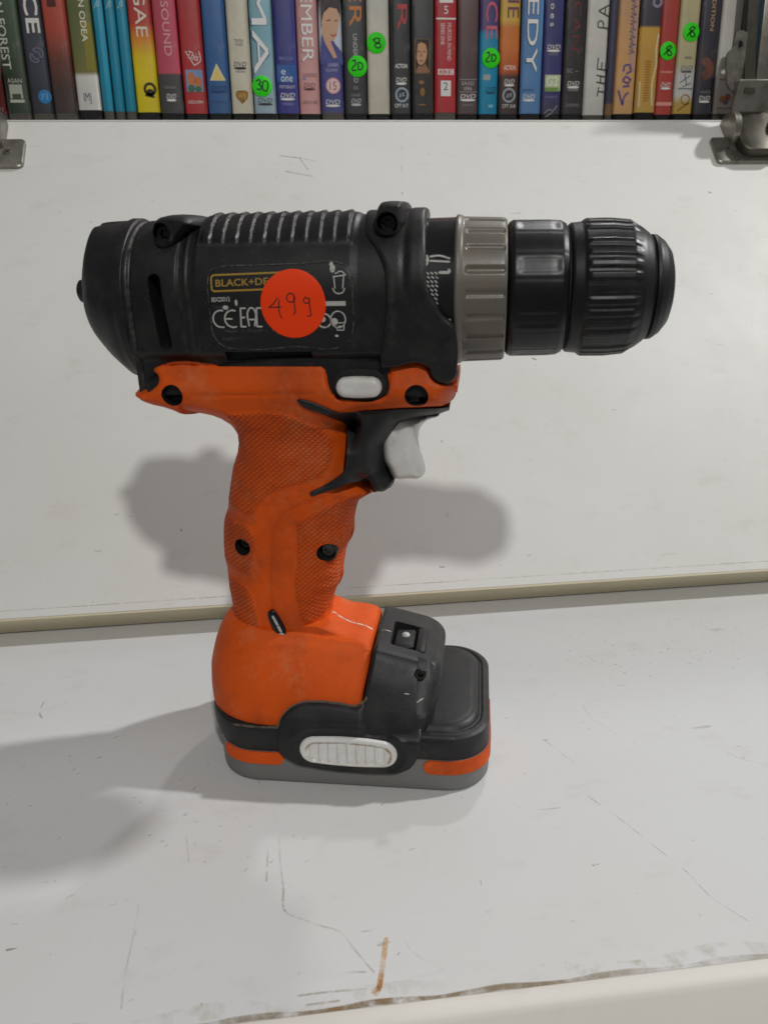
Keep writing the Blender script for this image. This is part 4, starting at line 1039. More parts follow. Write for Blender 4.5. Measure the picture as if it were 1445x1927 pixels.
def dvdlogo(t, xm, y, col, wd=8.5, dx=0):
    it = [place2d(text2d('DVD', 2.6, .03, 1, .25), xm+dx, vz(y)+.9, 0, 'c', wd)]
    V, Fc = disc2d(xm+dx, vz(y)-1.4, wd*.5, .75); it.append((V, Fc))
    return printed('disc_logo', merge2d(it), dm(t, xm), print_mat(*col), t, .07)
def sticker(t, xm, px, py, lines, r=6.0):
    c = PVP(px, py)
    s = patch('price_sticker', circ((c[0], c[1]), r, 32), dm(t, xm), M_green, t, lift=.42, r=.06, depth=-.1, grid=3, raw=True, smooth=60, rn=1)
    V, Fc = strokes2d([[(c[0]+a*r, c[1]+b*r) for a, b in l] for l in lines], .85)
    printed('handwritten_price', (V, Fc), dm(t, xm), M_marker, s, .5)
XG = [-166.4, -102.5, -36.9, 30.7, 100.1, 171.7, 245.4, 321.3]
def PVP(px, py):
    """point of the spine plane seen at a place in the photograph (mm)"""
    x = float(np.interp(px, range(0, 1401, 200), XG))+(110-py)*.046*(1-px/790)
    return x, vz(py, x)

D30 = [[(-.62, .45), (-.3, .62), (-.1, .4), (-.35, .15), (-.05, .0), (-.15, -.35), (-.6, -.25)], [(.2, .5), (.05, .05), (.15, -.4), (.45, -.45), (.62, 0), (.5, .45), (.2, .5)]]
D20a = [[(-.55, .45), (-.25, .6), (-.2, .2), (-.55, -.25), (-.5, -.4), (-.1, -.35)], [(.0, .3), (.3, .35), (.55, .1), (.35, -.3), (.05, -.3), (.1, .0), (.0, .3)]]
D8 = [[(.05, .45), (-.35, .3), (-.1, .05), (.4, -.1), (.45, -.4), (.0, -.45), (-.2, -.2), (.3, .15), (.35, .4), (.05, .45)]]
D20v = [[(-.5, -.5), (-.2, -.1), (.15, .15), (.45, .4), (.15, .55), (-.15, .3)], [(-.3, .35), (-.05, .1), (.35, -.1), (.5, -.4), (.1, -.5), (-.1, -.2), (.1, .1)]]
W_, K_, G_ = (228, 226, 220), (34, 33, 34), (150, 150, 148)
EDGE = [-186, -167.0, -152.2, -138.3, -123.5, -108.5, -101.4, -94.5, -87.3, -72.2, -57.1, -42.1, -27.0, -12.6, 2.2, 16.8, 31.1, 46.6, 62.0, 77.3, 91.1, 106.4, 121.8, 136.6, 150.2, 164.6, 179.7, 194.0, 209.2, 224.7, 230.6, 245.6, 260.8, 273.9, 288.6, 303.0, 318.3, 333.9, 349.0]
def case(i, label, stops, **k): return disc_case(EDGE[i]+.42, EDGE[i+1]-.42, label, stops, **k)
# heights on the spine in mm above the case foot: z = (224 - picture y) * .307
def zb(py): return max(0.0, (226-py)*.3073)

t, xm = case(0, 'red disc case at the far left end, mostly behind the left hinge', [(0, (176, 72, 70)), (60, (170, 66, 66))], case=M_clear)
htext(t, xm, 'ACTI', 205, 2.0, W_, 9, dx=3)
t, xm = case(1, 'dark green disc case with small white lettering and a white badge', [(0, (52, 62, 52)), (34, (60, 74, 58)), (78, (72, 92, 70))], case=M_clear)
vtext(t, xm, 'ON FOREST', -20, 128, 5.0, (196, 200, 184), dx=-3.2)
htext(t, xm, 'ASAN', 150, 2.6, (196, 200, 184), 8.5); block(t, xm, 157, 184, (178, 182, 168), -3.8, 3.9); block(t, xm, 186, 192, (190, 194, 180), -4.2, 4.4); block(t, xm, 175, 185, (70, 80, 66), -2.6, 2.6, h=.07)
t, xm = case(2, 'slate blue disc case with white serif capitals and a blue ball', [(0, (52, 54, 62)), (40, (64, 68, 80)), (80, (58, 60, 72))], case=M_clear)
vtext(t, xm, 'ENCE', -95, 60, 8.2, (224, 222, 214), bold=.02, dx=1)
printed('emblem', disc2d(xm+2.6, vz(180), 4.0), dm(t, xm), print_mat(52, 128, 186), t); htext(t, xm, '73', 180, 3.2, (120, 176, 214), 4.2, dx=2.4)
printed('emblem', merge2d([ring2d(xm, vz(104), 3.0, .8), ring2d(xm+1.6, vz(98), 3.2, .8)]), dm(t, xm), print_mat(112, 116, 134), t)
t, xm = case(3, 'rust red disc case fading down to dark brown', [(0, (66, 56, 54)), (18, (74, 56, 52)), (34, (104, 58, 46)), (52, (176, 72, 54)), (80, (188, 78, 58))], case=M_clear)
block(t, xm, -10, 12, (84, 42, 40), -3.4, 2)
t, xm = case(4, 'olive green disc case with a white foot and slanting white initials', [(0, (212, 210, 204)), (25.2, (214, 212, 206)), (27.5, (120, 116, 62)), (40, (108, 112, 62)), (62, (96, 104, 56)), (80, (112, 116, 60))], foot=6)
vtext(t, xm, 'BRIAN ODEA', -45, 76, 3.6, (226, 224, 200), dx=2.0); htext(t, xm, 'IMJ', 184, 6.5, (54, 58, 92), 4.6, dx=-.6)
block(t, xm, 40, 130, (140, 132, 56), 1.2, 6.4, h=.02)
for i, lb in ((5, 'leftmost of the three slim turquoise disc cases'), (6, 'middle one of the three slim turquoise disc cases'), (7, 'rightmost of the three slim turquoise disc cases')):
    t, xm = case(i, lb, [(0, (20, 134, 164)), (40, (26, 142, 172)), (80, (40, 150, 178))], slim=True, case=M_clear, foot=5.5)
    printed('emblem', strokes2d([[(xm-1.5, vz(14)), (xm, vz(4)), (xm+1.4, vz(-2)), (xm+1.2, vz(10)), (xm-1, vz(8))]], .7), dm(t, xm), print_mat(150, 196, 206), t)
t, xm = case(8, 'disc case fading from red to bright yellow with white capitals', [(0, (226, 206, 20)), (36, (228, 200, 24)), (46, (222, 140, 36)), (56, (190, 62, 52)), (80, (170, 46, 48))], foot=5)
vtext(t, xm, 'REGGAE', -110, 66, 7.0, (226, 220, 200), bold=.04, dx=.5)
printed('emblem', merge2d([ring2d(xm+2, vz(165), 3.2, 1.6), disc2d(xm+2, vz(171), 2.4, 2.0), strokes2d([[(xm-1.4, vz(176)), (xm+4.6, vz(180))]], 1.4)]), dm(t, xm), print_mat(58, 52, 24), t)
t, xm = case(9, 'pink disc case with a dark grey foot and pale title', [(0, (70, 66, 68)), (26.8, (72, 68, 70)), (27.2, (190, 74, 92)), (80, (184, 66, 86))])
vtext(t, xm, 'THE SOUND', -62, 102, 4.6, (222, 160, 166), bold=.0, dx=.6); htext(t, xm, 'SENSOUN', 162, 1.4, G_, 7); dvdlogo(t, xm, 182, W_, 6.2)
t, xm = case(10, 'red disc case with a small white script title and family picture', [(0, (184, 52, 52)), (80, (176, 46, 48))])
printed('title_lettering', merge2d([place2d(text2d('This', 4.2, .03, 1, .2), xm+.6, vz(102), math.radians(-18), 'c', 7), strokes2d([[(xm-4, vz(93)), (xm+1, vz(120)), (xm+5, vz(110)), (xm+4.5, vz(93))]], .5)]), dm(t, xm), print_mat(*W_), t)
block(t, xm, 128, 170, (122, 150, 188), -5, 5.6)
printed('printed_panel', merge2d([disc2d(xm-1.6, vz(146), 2.5, 4.2), disc2d(xm+2.6, vz(152), 2.2, 3.4)]), dm(t, xm), print_mat(196, 120, 76), t, .07)
printed('printed_panel', merge2d([disc2d(xm-2, vz(164), 2.2, 2.2), disc2d(xm+2.4, vz(165), 2, 1.8)]), dm(t, xm), print_mat(72, 110, 84), t, .08); htext(t, xm, '10221094', 190, 1.8, W_, 9.5)
t, xm = case(11, 'mid blue disc case with a pale yellow triangle badge', [(0, (58, 98, 148)), (40, (44, 94, 150)), (80, (52, 102, 160))])
tri = np.array([(xm-5, vz(149)), (xm+5, vz(149)), (xm-.2, vz(116))]); printed('rating_badge', (tri, [(0, 1, 2)]), dm(t, xm), print_mat(226, 216, 170), t); tri2 = (tri-tri.mean(0))*.74+tri.mean(0)-[0, .3]
printed('rating_badge', (tri2, [(0, 1, 2)]), dm(t, xm), print_mat(226, 202, 120), t, .09); htext(t, xm, 'PG', 142, 2.4, (250, 244, 214), 4, bold=.03, dx=-.1); dvdlogo(t, xm, 166, (34, 66, 110), 10); htext(t, xm, 'UNIVERSAL', 190, 1.6, (40, 74, 118), 9)
t, xm = case(12, 'cream disc case with a gold shield emblem', [(0, (214, 206, 184)), (80, (208, 202, 182))])
htext(t, xm, 'TINTIN', 74, 1.8, (86, 82, 74), 5.5); htext(t, xm, 'VIDEO', 81, 1.6, (86, 82, 74), 5); dvdlogo(t, xm, 121, (42, 40, 38), 8); htext(t, xm, 'VIDEO', 132, 1.2, (60, 58, 54), 6.5)
sh = [(-4, 2.6), (-2, 3.6), (2, 3.6), (4, 2.6), (3.6, -.6), (0, -4.4), (-3.6, -.6)]
printed('emblem', (np.array([(xm+a, vz(180)+b) for a, b in sh]), [tuple(range(7))]), dm(t, xm), print_mat(146, 104, 38), t); htext(t, xm, 'WB', 178, 3.6, (214, 180, 96), 5.2, bold=.03)
t, xm = case(13, 'pale blue disc case with large white capitals and a green 30 sticker below them', [(0, (160, 178, 190)), (20, (150, 178, 190)), (50, (124, 172, 186)), (80, (140, 186, 196))])
vtext(t, xm, 'MMA', -135, 140, 11.0, (52, 92, 124), bold=.015, dx=-1.2, name='title_shadow'); V = place2d(text2d('MMA', 9.6, .0), 0, 0, 0, 'c', fitw=vz(-135)-vz(140)-2)
printed('title_lettering', place2d(V, xm-.9, (vz(-135)+vz(140))/2, -PI/2), dm(t, xm), print_mat(232, 232, 230), t, .1)
dvdlogo(t, xm, 190, (54, 56, 62), 9.5); sticker(t, xm, 492, 160, D30, 6.2)
t, xm = case(14, 'royal blue disc case with a lighter square and white disc logo', [(0, (58, 60, 140)), (30, (52, 58, 132)), (80, (50, 50, 122))])
block(t, xm, 119, 152, (46, 96, 164), -6, 6); htext(t, xm, 'PRINCESSA', 107, 2.0, (130, 134, 186), 9.5, shear=.2); htext(t, xm, 'e', 133, 2.8, W_, 2.8, bold=.03, dx=-2); htext(t, xm, 'one', 146, 3.2, W_, 7.4, bold=.03); htext(t, xm, 'PATHBASM', 161, 1.9, (200, 200, 214), 10, shear=.2); dvdlogo(t, xm, 180, W_, 9.5); htext(t, xm, 'VIDEO', 194, 1.3, (170, 170, 200), 7)
t, xm = case(15, 'salmon pink disc case with large white capitals', [(0, (216, 160, 156)), (80, (208, 156, 154))])
vtext(t, xm, 'EMBER', -18, 114, 8.0, (150, 110, 112), bold=.012, dx=-.5, name='title_shadow'); V = place2d(text2d('EMBER', 7.2, .0), 0, 0, 0, 'c', fitw=vz(-18)-vz(114)-1)
printed('title_lettering', place2d(V, xm-.1, (vz(-18)+vz(114))/2, -PI/2), dm(t, xm), print_mat(236, 232, 226), t, .1)
block(t, xm, 134, 141, (178, 132, 134), -4, 5); block(t, xm, 142, 147, (150, 140, 168), -4.4, -2); dvdlogo(t, xm, 160, (96, 62, 62), 7.6); htext(t, xm, '0023140', 190, 2.0, (120, 84, 84), 9.5)
t, xm = case(16, 'disc case picturing a dark haired woman in a violet dress above a red 15 badge', [(0, (84, 80, 84)), (4.5, (88, 82, 88)), (6, (72, 74, 134)), (34, (74, 76, 140)), (42, (196, 204, 216)), (58, (206, 212, 222)), (70, (70, 52, 48)), (80, (50, 40, 40))], case=M_clear)
def P2(l): return [PVP(*q_) for q_ in l]
def poly(name, l, col, h): printed(name, (np.array(P2(l)), [tuple(range(len(l)))]), dm(t, xm), print_mat(*col), t, h)
poly('printed_portrait', [(604, 70), (606, 60), (622, 62), (630, 78), (644, 95), (645, 118), (604, 118), (603, 92)], (72, 76, 142), .05)
poly('printed_portrait', [(604, 48), (604, -10), (640, -10), (640, 25), (634, 15), (620, 12), (610, 25), (608, 44)], (46, 34, 32), .06)
poly('printed_portrait', [(607, 62), (605, 40), (609, 22), (620, 11), (634, 14), (639, 28), (637, 45), (634, 62), (628, 72), (622, 74), (634, 104), (628, 106), (612, 78)], (206, 160, 128), .08)
printed('printed_portrait', merge2d([strokes2d([P2([(615, 36), (622, 34)])], .7), strokes2d([P2([(630, 36), (635, 35)])], .7)]), dm(t, xm), print_mat(64, 44, 40), t, .1)
printed('printed_portrait', strokes2d([P2([(622, 61), (628, 64), (633, 60)])], .8), dm(t, xm), print_mat(168, 70, 70), t, .1)
htext(t, xm, 'LAUREN', 118, 2.0, (190, 190, 210), 6.5, dx=1); htext(t, xm, 'HOLLOWAY', 128, 1.8, (170, 170, 196), 8)
printed('rating_badge', disc2d(xm+.6, vz(158), 4.9), dm(t, xm), print_mat(226, 200, 200), t); printed('rating_badge', ring2d(xm+.6, vz(158), 4.6, .5), dm(t, xm), print_mat(196, 110, 110), t, .09); htext(t, xm, '15', 158, 5.0, (190, 44, 44), 4.6, bold=.03, dx=.5); dvdlogo(t, xm, 192, W_, 9.5)
t, xm = case(17, 'charcoal disc case with an orange capital R and a green sticker', [(0, (56, 56, 58)), (40, (60, 60, 62)), (80, (64, 66, 68))])
vtext(t, xm, 'UNDER', -190, 47, 8.0, (196, 118, 44), bold=.03, dx=.8); vtext(t, xm, 'UNDER WORLD', 60, 152, 2.8, (176, 176, 176), dx=.2); htext(t, xm, 'EVA', 162, 2.2, G_, 3); htext(t, xm, 'OTRANT', 176, 1.6, G_, 6); dvdlogo(t, xm, 190, (196, 196, 196), 6.6); sticker(t, xm, 672, 121, D20a, 6.3)
t, xm = case(18, 'blank cream disc case with a green sticker near its right edge', [(0, (206, 198, 180)), (50, (210, 204, 188)), (80, (198, 200, 190))])
block(t, xm, 100, 165, (170, 166, 156), 6.0, 6.7); sticker(t, xm, 708, 77, D8, 6.2)
t, xm = case(19, 'black disc case with red capitals over a silver round emblem', [(0, (58, 58, 62)), (30, (50, 50, 52)), (80, (40, 40, 42))])
vtext(t, xm, 'SILVER', -215, 56, 6.6, (176, 50, 50), bold=.05, dx=1); htext(t, xm, 'ACTION', 121, 2.6, W_, 8, bold=.02); dvdlogo(t, xm, 150, W_, 7)
printed('emblem', merge2d([ring2d(xm+.4, vz(176), 3.9, 1.2), strokes2d([[(xm-1.6, vz(180)), (xm+1.8, vz(172))], [(xm-1.4, vz(174)), (xm+2, vz(178))]], 1.0)]), dm(t, xm), print_mat(156, 172, 186), t); htext(t, xm, 'CPT 017', 197, 2.2, W_, 9, bold=.01)
t, xm = case(20, 'dark disc case with a small framed face and gold specks', [(0, (46, 42, 40)), (30, (50, 46, 42)), (52, (60, 62, 62)), (80, (66, 68, 68))])
printed('printed_frame', outline2d(np.array([(xm+a, vz(y)) for a, y in ((-5.2, 70), (4.4, 70), (4.4, 135), (-5.2, 135))]), .35), dm(t, xm), print_mat(150, 128, 72), t)
block(t, xm, 71, 134, (58, 46, 40), -5, 4.2)
poly('printed_portrait', [(785, 92), (786, 80), (793, 76), (801, 80), (804, 92), (803, 104), (799, 114), (793, 120), (787, 116), (784, 106)], (196, 150, 112), .07)
printed('printed_portrait', merge2d([strokes2d([P2([(786, 94), (791, 93)])], .6), strokes2d([P2([(796, 93), (801, 94)])], .6), strokes2d([P2([(789, 111), (796, 111)])], .6), strokes2d([P2([(793, 95), (792, 104)])], .4)]), dm(t, xm), print_mat(84, 54, 42), t, .09)
poly('printed_portrait', [(783, 130), (787, 120), (794, 122), (800, 116), (808, 130), (806, 134), (784, 134)], (150, 104, 78), .065)
printed('emblem', merge2d([disc2d(xm-1, vz(152), 1.8, 1.2), disc2d(xm-.4, vz(170), 1.6, 2.6), disc2d(xm-.6, vz(195), 2.4, .5)]), dm(t, xm), print_mat(140, 104, 50), t)
t, xm = case(21, 'bright red disc case with white boxed initials and a white 2 square', [(0, (184, 44, 50)), (80, (176, 40, 46))], case=M_clear, foot=5)
block(t, xm, -4, 3, W_, -4.4, 4.6); htext(t, xm, '5', 16, 4.6, W_, 2.6, bold=.03); block(t, xm, 30.5, 33.5, W_, -6.4, 6.4)
vtext(t, xm, 'MURDER IN MIND', 40, 110, 2.6, (226, 200, 196), dx=2.2); vtext(t, xm, 'SERIES ONE', 40, 80, 2.6, (226, 200, 196), dx=-2.2)
for k in range(3): block(t, xm, 126, 137, (226, 214, 210), -5.3+k*3.7, -2.0+k*3.7)
htext(t, xm, 'B B C', 131.5, 2.2, (184, 44, 50), 8.6, bold=.02, dx=.05); block(t, xm, 148, 178, W_, -3.3, 3.5); htext(t, xm, '2', 159, 4.6, (84, 80, 84), 3)
t, xm = case(22, 'dull maroon disc case with two thin pale lines above white disc logo', [(0, (92, 76, 78)), (30, (86, 66, 68)), (60, (96, 72, 72)), (80, (110, 86, 82))])
block(t, xm, 145, 146.5, G_, -6, 6); block(t, xm, 169, 170.5, G_, -6, 6); htext(t, xm, 'SAAD', 153, 2.4, (178, 172, 172), 8.5); htext(t, xm, '086', 163, 2.2, (178, 172, 172), 5.5); dvdlogo(t, xm, 181, W_, 10.5); htext(t, xm, 'VIDEO', 195, 1.4, G_, 8)
t, xm = case(23, 'disc case violet above and cyan below with pink capitals and a green 20 sticker', [(0, (10, 138, 176)), (52, (22, 140, 178)), (55, (78, 66, 118)), (80, (74, 60, 112))])
vtext(t, xm, 'PRINCE', -130, 69, 7.6, (206, 92, 112), bold=.04, dx=1.2); block(t, xm, 136, 147, (160, 170, 166), -4, 1); dvdlogo(t, xm, 167, (26, 84, 108), 7, 1.5); block(t, xm, 194, 200, (120, 190, 206), 0, 3.2); sticker(t, xm, 924, 105, D20a, 6.0)
t, xm = case(24, 'orange and yellow disc case with a dark foot and round silver emblem', [(0, (66, 54, 52)), (27, (78, 56, 52)), (30, (186, 84, 40)), (44, (214, 118, 44)), (56, (206, 122, 50)), (60, (214, 176, 70)), (80, (206, 160, 70))])
vtext(t, xm, 'THE', -60, 30, 7.6, (110, 60, 84), bold=.04, dx=1.5); htext(t, xm, 'ACTION', 123, 2.8, (236, 216, 200), 8, bold=.02); dvdlogo(t, xm, 152, W_, 7)
printed('emblem', merge2d([ring2d(xm, vz(176), 3.9, 1.2), strokes2d([[(xm-1.6, vz(180)), (xm+1.8, vz(172))], [(xm-1.4, vz(174)), (xm+2, vz(178))]], 1.0)]), dm(t, xm), print_mat(160, 172, 176), t); htext(t, xm, 'CPT 018', 197, 2.2, W_, 9)
t, xm = case(25, 'sky blue disc case with large white capitals outlined in navy', [(0, (92, 136, 184)), (80, (82, 128, 178))])
vtext(t, xm, 'COMEDY', -190, 136, 8.4, (42, 66, 104), bold=.04, dx=-.6, name='title_shadow'); V = place2d(text2d('COMEDY', 7.4, .01), 0, 0, 0, 'c', fitw=vz(-190)-vz(136)-1.5)
printed('title_lettering', place2d(V, xm-.4, (vz(-190)+vz(136))/2, -PI/2), dm(t, xm), print_mat(234, 232, 226), t, .1)
htext(t, xm, 'UNIVERSAL', 167, 1.4, (44, 70, 108), 7.5, dx=-2); dvdlogo(t, xm, 182, W_, 8.5, -1.5)
t, xm = case(26, 'navy disc case with spaced white letters and a pale green panel', [(0, (64, 60, 70)), (6, (66, 64, 88)), (20, (60, 60, 116)), (80, (58, 60, 112))])
vtext(t, xm, 's h o e s', -28, 46, 3.4, W_, bold=.03, dx=-1.4); dvdlogo(t, xm, 87, W_, 9); htext(t, xm, 'VIDEO', 98, 1.3, G_, 7)
block(t, xm, 137, 168, (190, 204, 164), -5, 5.6); block(t, xm, 161, 169, (120, 156, 84), -5, 4.6, h=.06); htext(t, xm, 'G2', 149, 5.6, (236, 240, 220), 8, bold=.04); htext(t, xm, 'PROJECT2', 180, 1.6, (140, 140, 176), 8.5)
printed('torn_wrap', strokes2d([[(xm-5, vz(213)), (xm-1, vz(204)), (xm+1, vz(208)), (xm+4, vz(196))], [(xm-4, vz(218)), (xm+1, vz(210))]], .8), dm(t, xm), print_mat(140, 138, 140), t, .4)
t, xm = case(27, 'black disc case with faint dark red letters', [(0, (58, 56, 56)), (20, (54, 50, 50)), (80, (46, 42, 44))])
vtext(t, xm, 'ARCAN.', -60, 102, 5.0, (112, 46, 50), bold=.03, dx=.4); htext(t, xm, 'SC ~', 129, 2.4, G_, 8, dx=-1); dvdlogo(t, xm, 156, W_, 8.5); block(t, xm, 161, 168, (120, 118, 118), -3.6, 3.8); htext(t, xm, '23205MRQ', 196, 2.2, (150, 148, 148), 9.5)
t, xm = case(28, 'white disc case with handwritten THE PA running up it', [(0, (206, 203, 196)), (80, (214, 211, 204))], case=M_clear, foot=3.5)
def HW(l): return [P2(s_) for s_ in l]
printed('handwritten_title', strokes2d(HW([[(1124, 179), (1127, 160)], [(1126, 169), (1140, 170)], [(1122, 151), (1139, 154)], [(1122, 138), (1139, 141)], [(1131, 139), (1130, 153)], [(1123, 126), (1140, 128)], [(1124, 126), (1126, 104)], [(1132, 127), (1133, 113)], [(1140, 128), (1141, 111)], [(1125, 48), (1145, 50)], [(1125, 48), (1126, 38), (1131, 36), (1135, 40), (1135, 49)], [(1145, 28), (1126, 18)], [(1126, 18), (1146, 7)], [(1138, 24), (1139, 12)]]), .8), dm(t, xm), print_mat(66, 62, 62), t, .1)
t, xm = case(29, 'very slim dark blue disc case with a brown foot', [(0, (112, 92, 74)), (4, (140, 104, 66)), (10, (132, 96, 64)), (11, (62, 62, 84)), (80, (68, 66, 88))], slim=True, case=M_clear, foot=3.5)
t, xm = case(30, 'tan disc case scribbled over in purple ink', [(0, (214, 166, 112)), (40, (210, 160, 104)), (80, (196, 152, 112))])
printed('handwritten_title', strokes2d(HW([[(1164, 166), (1172, 196), (1176, 178), (1184, 170)], [(1172, 160), (1186, 158)], [(1172, 148), (1178, 140), (1188, 146), (1182, 154), (1172, 148)], [(1174, 132), (1176, 120), (1186, 118), (1188, 130), (1178, 136)]]), 1.3), dm(t, xm), print_mat(104, 82, 132), t, .1)
printed('handwritten_title', strokes2d(HW([[(1182+6*(k % 2)+(100-y)*.06, y), (1190+4*((k+1) % 2)+(100-y)*.06, y-4), (1184+(100-y)*.06, y-7)] for k, y in enumerate(range(98, -8, -7))]), .7), dm(t, xm), print_mat(116, 102, 124), t, .1)
block(t, xm, -20, 130, (190, 150, 128), 1.5, 5.8, h=.03)
t, xm = case(31, 'worn yellow labelled disc case with a dark upper part', [(0, (206, 168, 84)), (30, (198, 150, 66)), (56, (204, 160, 70)), (57.6, (66, 62, 72)), (80, (70, 66, 78))], case=M_case, foot=5)
printed('worn_lettering', strokes2d([[(xm-2.2+rr_.uniform(-.4, .4), vz(y)), (xm+1.8+rr_.uniform(-.4, .4), vz(y+.6))] for y in range(112, 190, 5)], .8), dm(t, xm), print_mat(160, 108, 44), t)
printed('emblem', ring2d(xm+3, vz(2), 2.6, 1.6), dm(t, xm), print_mat(150, 140, 160), t); printed('torn_paper', strokes2d([[(xm+5.4, vz(60)), (xm+4.6, vz(90)), (xm+5.2, vz(118)), (xm+3.6, vz(150)), (xm+4.4, vz(198))], [(xm-5.4, vz(150)), (xm-4.8, vz(200))]], 1.2), dm(t, xm), print_mat(222, 204, 160), t)
t, xm = case(32, 'plain red disc case with a green 20 sticker', [(0, (188, 70, 60)), (40, (176, 62, 54)), (80, (178, 70, 58))], foot=4)
block(t, xm, 129, 133, (210, 130, 120), -4.6, 4); dvdlogo(t, xm, 158, W_, 7); block(t, xm, 189, 196, (224, 156, 140), -5.8, 5.4); sticker(t, xm, 1258, 91, D20v, 5.6)
t, xm = case(33, 'cream disc case with a gold pattern at its foot and a green 20 sticker', [(0, (196, 160, 70)), (11, (190, 158, 78)), (16, (206, 204, 196)), (28, (196, 196, 190)), (36, (190, 182, 140)), (80, (196, 184, 142))], foot=4.5)
block(t, xm, 102, 106, (140, 132, 108), -2, 3); dvdlogo(t, xm, 126, (90, 92, 92), 8.5); printed('emblem', strokes2d([[(xm-4, vz(152)), (xm+3, vz(138))], [(xm-2, vz(160)), (xm+4, vz(152))], [(xm-5, vz(163)), (xm+5.6, vz(163))], [(xm-1, vz(134)), (xm+1, vz(156))]], .7), dm(t, xm), print_mat(110, 116, 120), t)
printed('emblem', merge2d([ring2d(xm+1, vz(184), 3.0, .8), strokes2d([[(xm-4, vz(206)), (xm+4, vz(190))]], 1.0)]), dm(t, xm), print_mat(150, 112, 40), t); sticker(t, xm, 1301, 56, D20v, 5.8)
t, xm = case(34, 'blue black disc case with small gold capitals and a blurred brown figure', [(0, (58, 58, 66)), (20, (60, 60, 68)), (36, (72, 62, 64)), (50, (58, 58, 68)), (80, (62, 62, 74))])
vtext(t, xm, 'SPECIAL EDITION', -78, 54, 2.6, (196, 158, 96), dx=.6)
for (a, y, rx, ry, c_) in ((-1.4, 112, 3.4, 3.0, (116, 84, 74)), (1.6, 126, 3.0, 5.2, (126, 82, 68)), (-1.0, 138, 2.8, 3.0, (108, 72, 64))): printed('printed_portrait', disc2d(xm+a, vz(y), rx, ry), dm(t, xm), print_mat(*c_), t, .05+.01*(y-100)/10)
htext(t, xm, 'VIDEO', 170, 1.8, G_, 7.5); dvdlogo(t, xm, 184, W_, 8)
t, xm = case(35, 'white disc case with a small red edged picture, left of the right hinge', [(0, (216, 208, 196)), (10, (214, 206, 196)), (30, (222, 218, 212)), (80, (206, 202, 194))], case=M_clear)
block(t, xm, 146, 202, (222, 216, 214), -5.4, 4.6, h=.05); block(t, xm, 146, 147.4, (170, 50, 56), -5.4, 4.6, h=.07); block(t, xm, 200.6, 202, (170, 50, 56), -5.4, 4.6, h=.07); block(t, xm, 157, 165, (178, 40, 46), -2.4, 3)
for a, y, rx, ry, c_ in ((-2, 184, 2.4, 2.2, (214, 150, 104)), (1.8, 180, 2.2, 2.2, (190, 120, 100)), (.6, 190, 2, 1.6, (150, 130, 160))): printed('printed_panel', disc2d(xm+a, vz(y), rx, ry), dm(t, xm), print_mat(*c_), t, .07+a*.003)
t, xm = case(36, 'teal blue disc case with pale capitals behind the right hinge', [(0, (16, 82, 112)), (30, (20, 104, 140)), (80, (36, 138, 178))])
vtext(t, xm, 'HEART', -75, 45, 4.6, (190, 214, 220), bold=.01, dx=.6)
t, xm = case(37, 'tan disc case at the far right end behind the hinge arm', [(0, (150, 126, 96)), (80, (178, 152, 112))])

# ================================================================== HINGES
def on_door(vf):
    """door space (u along, v up the slope, h out) -> world, as mesh data in mm"""
    V, Fc = vf; o = np.array([0, 351.96, 12.85])
    return [tuple(o+np.array([1, 0, 0])*u+Ss*v+Nn*h) for u, v, h in V], Fc
def plate(u0, u1, v0, v1, h0, h1, r):
    poly = rrect(u0, u1, v0, v1, r, 5); n = len(poly)
    sh_ = .7
    c = np.array([(u0+u1)/2, (v0+v1)/2]); P = np.array(poly); Q = c+(P-c)*np.array([1-2*sh_/(u1-u0), 1-2*sh_/(v1-v0)])
    V = [(a, b, h0) for a, b in P]+[(a, b, h1-sh_*.8) for a, b in P]+[(a, b, h1) for a, b in Q]
    Fc = [(i*n+k, i*n+(k+1) % n, (i+1)*n+(k+1) % n, (i+1)*n+k) for i in range(2) for k in range(n)]+[tuple(range(n))[::-1], tuple(range(2*n, 3*n))]
    return V, Fc
def crosscrew(u, v, h, parent, off, r=2.7):
    V, Fc = cyl((u, v), r, h-1, h+.45, 20, 'z', r*.9); V, Fc = on_door((V, Fc))
    s = mesh('screw', V, Fc, M_metal, parent, 30); s.data.transform(Matrix.Translation(off))
    for a in (.6, .6+PI/2):
        d_ = np.array([math.cos(a), math.sin(a)]); e_ = np.array([-d_[1], d_[0]])
        q_ = [(u+d_[0]*p_*r*.62+e_[0]*w_*.38, v+d_[1]*p_*r*.62+e_[1]*w_*.38, h+.47) for p_, w_ in ((-1, -1), (1, -1), (1, 1), (-1, 1))]
        V, Fc = on_door((q_, [(0, 1, 2, 3)])); mesh('screw_slot', V, Fc, M_dark, s).data.transform(Matrix.Translation(off))
